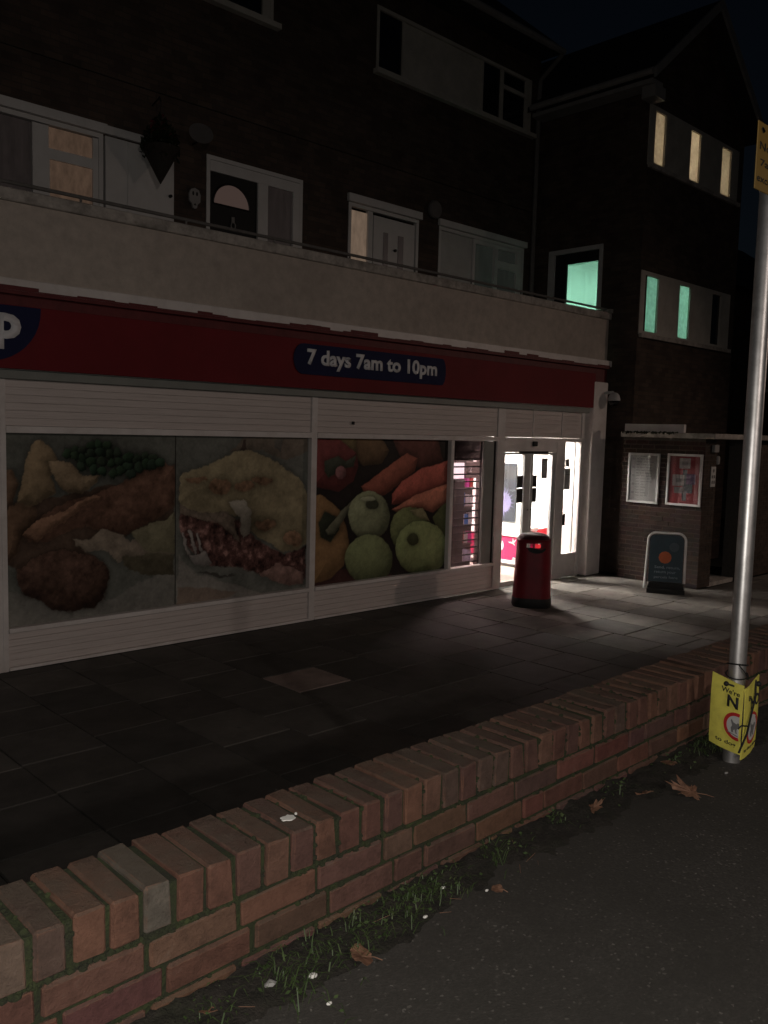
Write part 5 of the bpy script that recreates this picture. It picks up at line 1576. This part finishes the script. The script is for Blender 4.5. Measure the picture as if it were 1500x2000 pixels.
def ring_obj(parent, at, cu, cv, r0, r1, a0, a1, name='ring', mat='ring_red', off=.0016, n=22):
    o_, i_ = arc_ring(cu, cv, r0, r1, a0, a1, n)
    bm = BM()
    A = [bm.verts.new(at(u, v, off)) for u, v in o_]; B = [bm.verts.new(at(u, v, off)) for u, v in i_]
    for k in range(n): bm.faces.new((A[k], A[k + 1], B[k + 1], B[k]))
    r_ = bmesh.ops.extrude_face_region(bm, geom=bm.faces[:])
    d = (at(.05, .1, .001) - at(.05, .1, 0)).normalized() * .0006
    for v in [g_ for g_ in r_['geom'] if isinstance(g_, bmesh.types.BMVert)]: v.co += d
    return finish(name, bm, M[mat], parent)
# left half: the picture runs on round the fold at u = 0
CU, CV, RR = .017, .105, .054
a0 = math.acos(max(-1, min(1, (.004 - CU) / RR)))
a1 = 2 * math.pi - a0
dpts = [(CU + (RR - .010) * math.cos(-a0 + (2 * a0) * k / 24), CV + (RR - .010) * math.sin(-a0 + (2 * a0) * k / 24)) for k in range(25)]
dpts = [(max(u, .003), v) for u, v in dpts]
flat_poly(lb, atL, 'white_disc', 'paper', dpts, .0008)
ring_obj(lb, atL, CU, CV, RR - .013, RR, -a0, a0)
# dog silhouette, squatting
dog = [(.060, .068), (.064, .086), (.058, .098), (.066, .118), (.062, .124), (.052, .112), (.036, .108), (.028, .116), (.022, .112), (.020, .100), (.030, .092), (.034, .080), (.030, .068), (.037, .068), (.043, .084), (.050, .080), (.052, .068)]
flat_poly(lb, atL, 'dog_print', 'ink_grey', [(u * .8 - .012, v * .9 + .018) for u, v in dog], .0018)
flat_poly(lb, atL, 'print_bar', 'ink_grey', [(.055, .075), (.008, .068), (.008, .071), (.055, .078)], .0018)
def on_board(parent, at, body, u0, v0, w, h, fat=.02, mat='ink', name='lettering'):
    """letters laid on a bent board; the text reads towards u = 0 on the left half."""
    o = lettering(name, body, M[mat], parent, (0, 0, 0), (1, 0, 0), (0, 0, 1), width=1.0, height=1.0, fat=fat, depth=.001)
    base = o.location + world_loc(parent)
    for v in o.data.vertices:
        p = v.co + base
        v.co = at(u0 + p.x * w, v0 + p.z * h, .0022 - p.y * .6) - world_loc(parent)
    o.location = (0, 0, 0)
    o.data.update()
    return o
on_board(lb, atL, "We're", .090, .222, -.080, .020)
on_board(lb, atL, 'N', .062, .172, -.048, .046, .035)
on_board(lb, atL, 'to dog', .104, .020, -.088, .020)
rb_, atR, NR = board('yellow_board', 'yellow dog sign board bent round the post, its right half facing the road', (3.190, 1.332, -1.210), (1, .04, 0), None, .128, .275, .014, .020)
dp2 = [(.070 + .038 * math.cos(2 * math.pi * k / 24), .105 + .052 * math.sin(2 * math.pi * k / 24)) for k in range(24)]
flat_poly(rb_, atR, 'white_disc', 'paper', dp2, .0008)
o_ = [(.070 + .046 * math.cos(2 * math.pi * k / 26), .105 + .062 * math.sin(2 * math.pi * k / 26)) for k in range(27)]
i_ = [(.070 + .034 * math.cos(2 * math.pi * k / 26), .105 + .048 * math.sin(2 * math.pi * k / 26)) for k in range(27)]
bm = BM()
A = [bm.verts.new(atR(u, v, .0016)) for u, v in o_]; B = [bm.verts.new(atR(u, v, .0016)) for u, v in i_]
for k in range(26): bm.faces.new((A[k], A[k + 1], B[k + 1], B[k]))
finish('ring', bm, M['ring_red'], rb_)
flat_poly(rb_, atR, 'dog_print', 'ink_grey', [(.085 - (u - .03) * .9, v + .006) for u, v in dog], .0020)
on_board(rb_, atR, 'NO', .045, .185, .075, .045, .03)
on_board(rb_, atR, 'Be', .022, .225, .025, .020)
on_board(rb_, atR, 'to dog dirt', .012, .022, .108, .016)
# cable ties and a twig of string round the post
ct = BM()
def loop(z0, tl, r):
    return [(3.265 + r * math.cos(a), 1.40 + r * math.sin(a), z0 + tl * math.cos(a - 3.6)) for a in [2 * math.pi * k / 24 for k in range(25)]]
tube(ct, loop(-.865, .008, .037), .0032, 6)
tube(ct, loop(-.905, -.010, .040), .0028, 6)
tube(ct, [(3.233, 1.38, -.86), (3.245, 1.362, -.885), (3.28, 1.362, -.915)], .0026, 6)
tube(ct, [(3.285, 1.335, -.915), (3.262, 1.322, -.975), (3.225, 1.318, -1.03), (3.190, 1.315, -1.10), (3.150, 1.325, -1.17)], .0045, 6)
tube(ct, [(3.200, 1.315, -1.075), (3.172, 1.33, -1.07), (3.165, 1.34, -1.085)], .003, 6)
s = bmesh.ops.create_icosphere(ct, subdivisions=2, radius=.010)
for v in s['verts']: v.co = v.co + Vector((3.175, 1.40, -.925))
tube(ct, [(3.175, 1.40, -.925), (3.19, 1.375, -.932)], .004, 6)
s = bmesh.ops.create_icosphere(ct, subdivisions=2, radius=.011)
for v in s['verts']: v.co = v.co + Vector((3.29, 1.325, -.93))
tag(finish('cable_tie', ct, M['black'], None, True), 'black cable ties and string holding yellow boards to the post', 'cable tie')

# ------------------------------------------------------------------ CCTV dome at the end of the shop sign
cc = thing('security_camera', 'white cased dome security camera on an arm at the end of the red sign', 'camera', (13.37, 8.2, .55))
finish('arm', tube(BM(), [(13.30, 8.418, .735), (13.31, 8.32, .765), (13.345, 8.22, .775), (13.365, 8.20, .74)], .028, 8), M['upvc_old'], cc, True)
bx('mount', M['upvc_old'], cc, 13.24, 13.36, 8.404, 8.419, .66, .81, .004)
finish('housing', lathe(BM(), (13.37, 8.2, .63), [(.105, 0), (.108, .03), (.085, .10), (.05, .135), (.02, .145)], 20), M['upvc_old'], cc, True)
finish('dome', lathe(BM(), (13.37, 8.2, .628), [(.01, -.088), (.045, -.080), (.075, -.055), (.09, -.02), (.092, 0)], 20), M['dark_glass'], cc, True)

# ------------------------------------------------------------------ things on the flats' wall
hb = thing('hanging_basket', 'dark cone hanging basket with a few red flowers beside the white flat door', 'basket', (5.62, 10.08, 3.02))
finish('cone', lathe(BM(), (5.62, 10.08, 3.02), [(.005, 0), (.06, .10), (.14, .25), (.23, .42), (.235, .44)], 16), M['wicker'], hb)
lv = BM(); fv = BM()
r = random.Random(11)
for i in range(1000):
    a, rr = r.uniform(0, 6.28), .25 * math.sqrt(r.random())
    z = 3.44 + r.random() ** 1.6 * .50 * (1 - rr / .4)
    c = Vector((5.62 + rr * math.cos(a) * (1 - .4 * (z - 3.44)), 10.08 + rr * math.sin(a) * .8, z))
    if rr > .17 and r.random() < .3: c.z -= r.uniform(.02, .12)
    u = Vector((r.uniform(-1, 1), r.uniform(-1, 1), r.uniform(-1, 1))).normalized(); v = frame_of(u)[0]
    sz = r.uniform(.02, .045)
    tgt = fv if (z > 3.6 and r.random() < .16) else lv
    q = [tgt.verts.new(c + u * sz), tgt.verts.new(c + v * sz * .6), tgt.verts.new(c - u * sz), tgt.verts.new(c - v * sz * .6)]
    tgt.faces.new(q)
tag(finish('foliage', lv, M['leaf_dark'], hb, recalc=False), kind='stuff')
finish('flowers', fv, M['flower'], hb, recalc=False)
br = BM()
tube(br, [(5.62, 10.29, 4.02), (5.62, 10.10, 4.08), (5.62, 10.08, 4.02)], .010, 6)
for a in (0, 2.1, 4.2): tube(br, [(5.62, 10.08, 4.02), (5.62 + .22 * math.cos(a), 10.08 + .2 * math.sin(a), 3.45)], .003, 5)
finish('bracket', br, M['black_metal'], hb)
dh = thing('satellite_dish', 'round grey satellite dish on the brickwork left of the door with half-round glass', 'dish', (6.22, 10.15, 3.6))
Mt = Matrix.Rotation(math.radians(64), 3, 'X') @ Matrix.Rotation(math.radians(-18), 3, 'Y')
M['dish'] = surf('grey_dish', (0.13, 0.12, 0.115), 0.6, 0.15, 6, 0.0)
finish('dish', lathe(BM(), (6.22, 10.12, 3.77), [(.16, .040), (.12, .020), (.06, .005), (.01, 0), (.01, -.004), (.06, 0), (.12, .014), (.16, .034)], 24, Mt), M['dish'], dh, True)
finish('bracket', tube(BM(), [(6.22, 10.14, 3.76), (6.22, 10.22, 3.70), (6.22, 10.30, 3.70)], .015, 6), M['black_metal'], dh)
tag(finish('wall_vent', lathe(BM(), (10.83, 10.25, 3.73), [(.13, -.04), (.15, -.02), (.15, .02), (.13, .045)], 20, Matrix.Rotation(math.pi / 2, 3, 'X')), M['dish'], None, True), 'round grey fitting on the brick wall right of the panelled flat door', 'vent')
mk = thing('wall_plaque', 'pale shield shaped plaque with two eye holes on the flats wall', 'plaque', (6.21, 10.27, 2.86))
def mpoly(pts): return [(6.21 + x, 10.262, 2.99 + z) for x, z in pts]
bm = BM()
prism(bm, mpoly([(-.085, .05), (-.06, .11), (0, .135), (.06, .11), (.085, .05), (.08, -.04), (.04, -.075), (.03, -.12), (0, -.135), (-.03, -.12), (-.04, -.075), (-.08, -.04)]), (0, -.03, 0))
finish('shield', bm, M['paper_grey'], mk)
bm = BM()
for s in (-1, 1):
    prism(bm, [(6.21 + s * .028 + .014 * math.cos(a), 10.2315, 3.05 + .028 * math.sin(a)) for a in [2 * math.pi * k / 10 for k in range(10)]], (0, -.003, 0))
prism(bm, [(6.19, 10.2315, 2.90), (6.23, 10.2315, 2.90), (6.21, 10.2315, 2.93)], (0, -.003, 0))
finish('eyes', bm, M['black'], mk)

# ------------------------------------------------------------------ leaves and scraps on the ground
def maple(name, label, x, y, size, rot, seed, z=0.0, tilt=(0, 0), round_=False):
    r = random.Random(seed)
    bm = BM()
    pts = []
    if round_:
        for k in range(16):
            a = 2 * math.pi * k / 16
            pts.append((size * (.55 + .06 * r.random()) * math.cos(a) * 1.25, size * .42 * math.sin(a) * (1 + .12 * r.random())))
    else:
        lobes = [(90, 1.0), (40, .85), (-15, .62), (140, .85), (195, .62)]
        lobes.sort()
        for i, (a, l) in enumerate(lobes):
            for da, f in ((-18, .62), (-11, .82), (-8, .76), (0, 1), (8, .78), (12, .84), (18, .6)):
                q = math.radians(a + da)
                ll = size * l * f * r.uniform(.9, 1.08)
                pts.append((ll * math.cos(q), ll * math.sin(q)))
            q = math.radians(a + 25)
            pts.append((size * .42 * math.cos(q), size * .42 * math.sin(q)))
    c = bm.verts.new((0, 0, .004))
    vs = []
    for px, py in pts:
        d = math.hypot(px, py)
        vs.append(bm.verts.new((px, py, .002 + .35 * d * d / size * r.uniform(.2, 1.0))))
    for k in range(len(vs)):
        bm.faces.new((c, vs[k], vs[(k + 1) % len(vs)]))
    bmesh.ops.subdivide_edges(bm, edges=bm.edges[:], cuts=1)
    for v in bm.verts: v.co.z += .004 * mnoise.noise(v.co * 60)
    e = bmesh.ops.extrude_face_region(bm, geom=bm.faces[:])
    for v in [g_ for g_ in e['geom'] if isinstance(g_, bmesh.types.BMVert)]: v.co.z += .0006
    tube(bm, [(0, 0, .004), (.02 * size, -size * .5, .008), (.05 * size, -size * .85, .004)], .0013, 5)
    Mx = Matrix.Translation((x, y, FW + .006 + z)) @ Matrix.Rotation(rot, 4, 'Z') @ Matrix.Rotation(tilt[0], 4, 'X') @ Matrix.Rotation(tilt[1], 4, 'Y')
    bmesh.ops.transform(bm, matrix=Mx, verts=bm.verts[:])
    tag(finish(name, bm, M['leaf_brown'], None, False), label, 'leaf', 'fallen leaves on the footway')
maple('maple_leaf', 'largest curled brown maple leaf, lying below the yellow boards', 2.83, 1.345, .092, .6, 1, tilt=(.15, -.1))
maple('maple_leaf', 'smaller crumpled brown leaf left of the largest leaf', 2.69, 1.45, .05, 2.2, 2, tilt=(.4, .3))
maple('maple_leaf', 'dull brown leaf against the wall foot, left of the crumpled leaf', 2.43, 1.49, .05, 4.0, 3, .01, (.5, 0))
maple('brown_leaf', 'smooth oval brown leaf beside the longest grass tuft', 1.31, 1.405, .062, .9, 4, .006, (.25, .1), True)
maple('brown_leaf', 'pale brown leaf at the bottom edge near the wall', .935, 1.47, .03, 2.0, 5, .01, (.3, .2), True)
maple('brown_leaf', 'pale dry leaf caught in the weeds behind the yellow boards', 2.98, 1.515, .05, 1.2, 6, .015, (.5, .4), True)
maple('brown_leaf', 'small grey brown leaf lying alone on the bare footway', 1.80, 1.39, .035, .4, 8, 0, (.1, 0), True)
for i, (x, y, s, lb_) in enumerate([(1.183, 1.428, .0095, 'largest white scrap on the soil below the grass tuft'), (1.153, 1.333, .0055, 'white scrap nearest the bottom edge of the picture'), (1.691, 1.491, .0065, 'white scrap close under the wall beyond the grass'),
                                     (1.553, 1.427, .0055, 'white scrap at the edge of the long grass tuft'), (1.773, 1.405, .005, 'tiny white scrap out on the asphalt beyond the grass'), (3.10, 1.345, .007, 'greyish scrap straight below the yellow boards'),
                                     (1.09, 1.465, .013, 'buff pebble at the root of the leftmost grass tuft')]):
    bm = BM()
    sp2 = bmesh.ops.create_icosphere(bm, subdivisions=2, radius=s)
    r = random.Random(i)
    for v in bm.verts:
        v.co = Vector((v.co.x * 1.3, v.co.y * .8, v.co.z * .7)) * (1 + .5 * mnoise.noise(v.co * 90 + Vector((i * 7, 0, 0))))
        v.co += Vector((x, y, FW + s * .6 + .006))
    tag(finish('litter_scrap', bm, M['white_bit'] if i not in (5, 6) else M['paper_grey'], None, True), lb_, 'scrap', 'scraps and pebbles on the ground')
bm = BM()
pts = []
r = random.Random(9)
for k in range(16):
    a = 2 * math.pi * k / 16
    rr = .017 * r.uniform(.7, 1.1)
    pts.append((1.242 + rr * 1.25 * math.cos(a), 1.604 + rr * .9 * math.sin(a), WT + .0035))
prism(bm, pts, (0, 0, .0025))
s = bmesh.ops.create_icosphere(bm, subdivisions=1, radius=.004)
for v in s['verts']: v.co += Vector((1.272, 1.612, WT + .004))
tag(finish('bird_dropping', bm, M['white_bit'], None, True), 'white bird dropping splashed on top of the brick wall', 'dropping')
tk = BM()
for i in range(9):
    x = rnd.uniform(.8, 3.2); y = wfront(x) - rnd.uniform(.03, .2); a = rnd.uniform(0, 6.28); l = rnd.uniform(.02, .06)
    tube(tk, [(x, y, FW + .016), (x + l * math.cos(a), y + l * math.sin(a), FW + .016 + rnd.uniform(0, .01))], .0007, 4)
tag(finish('twigs', tk, M['leaf_brown'], None), 'thin dry stalks scattered on the soil by the wall', kind='stuff')

# ------------------------------------------------------------------ street lamps that light the place
def street_lamp(label, head, zf, aim, power, color, half, blend, radius):
    t = thing('street_lamp', label, 'street lamp', (head.x, head.y, zf))
    back_ = Vector((-.25, -.9, 0))
    foot_ = head + back_
    finish('column', lathe(BM(), (foot_.x, foot_.y, zf), [(.07, 0), (.07, 1.0), (.05, 1.05), (.045, head.z - zf + .12), (.02, head.z - zf + .14)], 14), M['galv'], t, True)
    finish('arm', tube(BM(), [(foot_.x, foot_.y, head.z + .10), (head.x, head.y, head.z + .12)], .025, 8), M['galv'], t, True)
    bx('lantern', M['grey_green'], t, head.x - .12, head.x + .12, head.y - .20, head.y + .20, head.z + .06, head.z + .14, .01)
    ld = bpy.data.lights.new('lantern_light', 'SPOT')
    ld.energy = power; ld.color = color
    ld.spot_size = 2 * half; ld.spot_blend = blend
    ld.shadow_soft_size = radius
    lo = bpy.data.objects.new('lantern_light', ld)
    col.objects.link(lo)
    lo.parent = t
    lo.location = head - t.location
    lo.rotation_euler = (Vector(aim) - head).to_track_quat('-Z', 'Y').to_euler()
    return t
street_lamp('street lamp on the far side of the road behind the viewer', LAMP_A, FW, (2.4, -1.1, -8.4), POWER_A, COLOR_A, math.radians(63), .98, .22)
street_lamp('warm street lamp farther along the road to the right', LAMP_B, FW, (8.0, 7.0, -6.0), POWER_B, COLOR_B, math.radians(42), .9, .10)
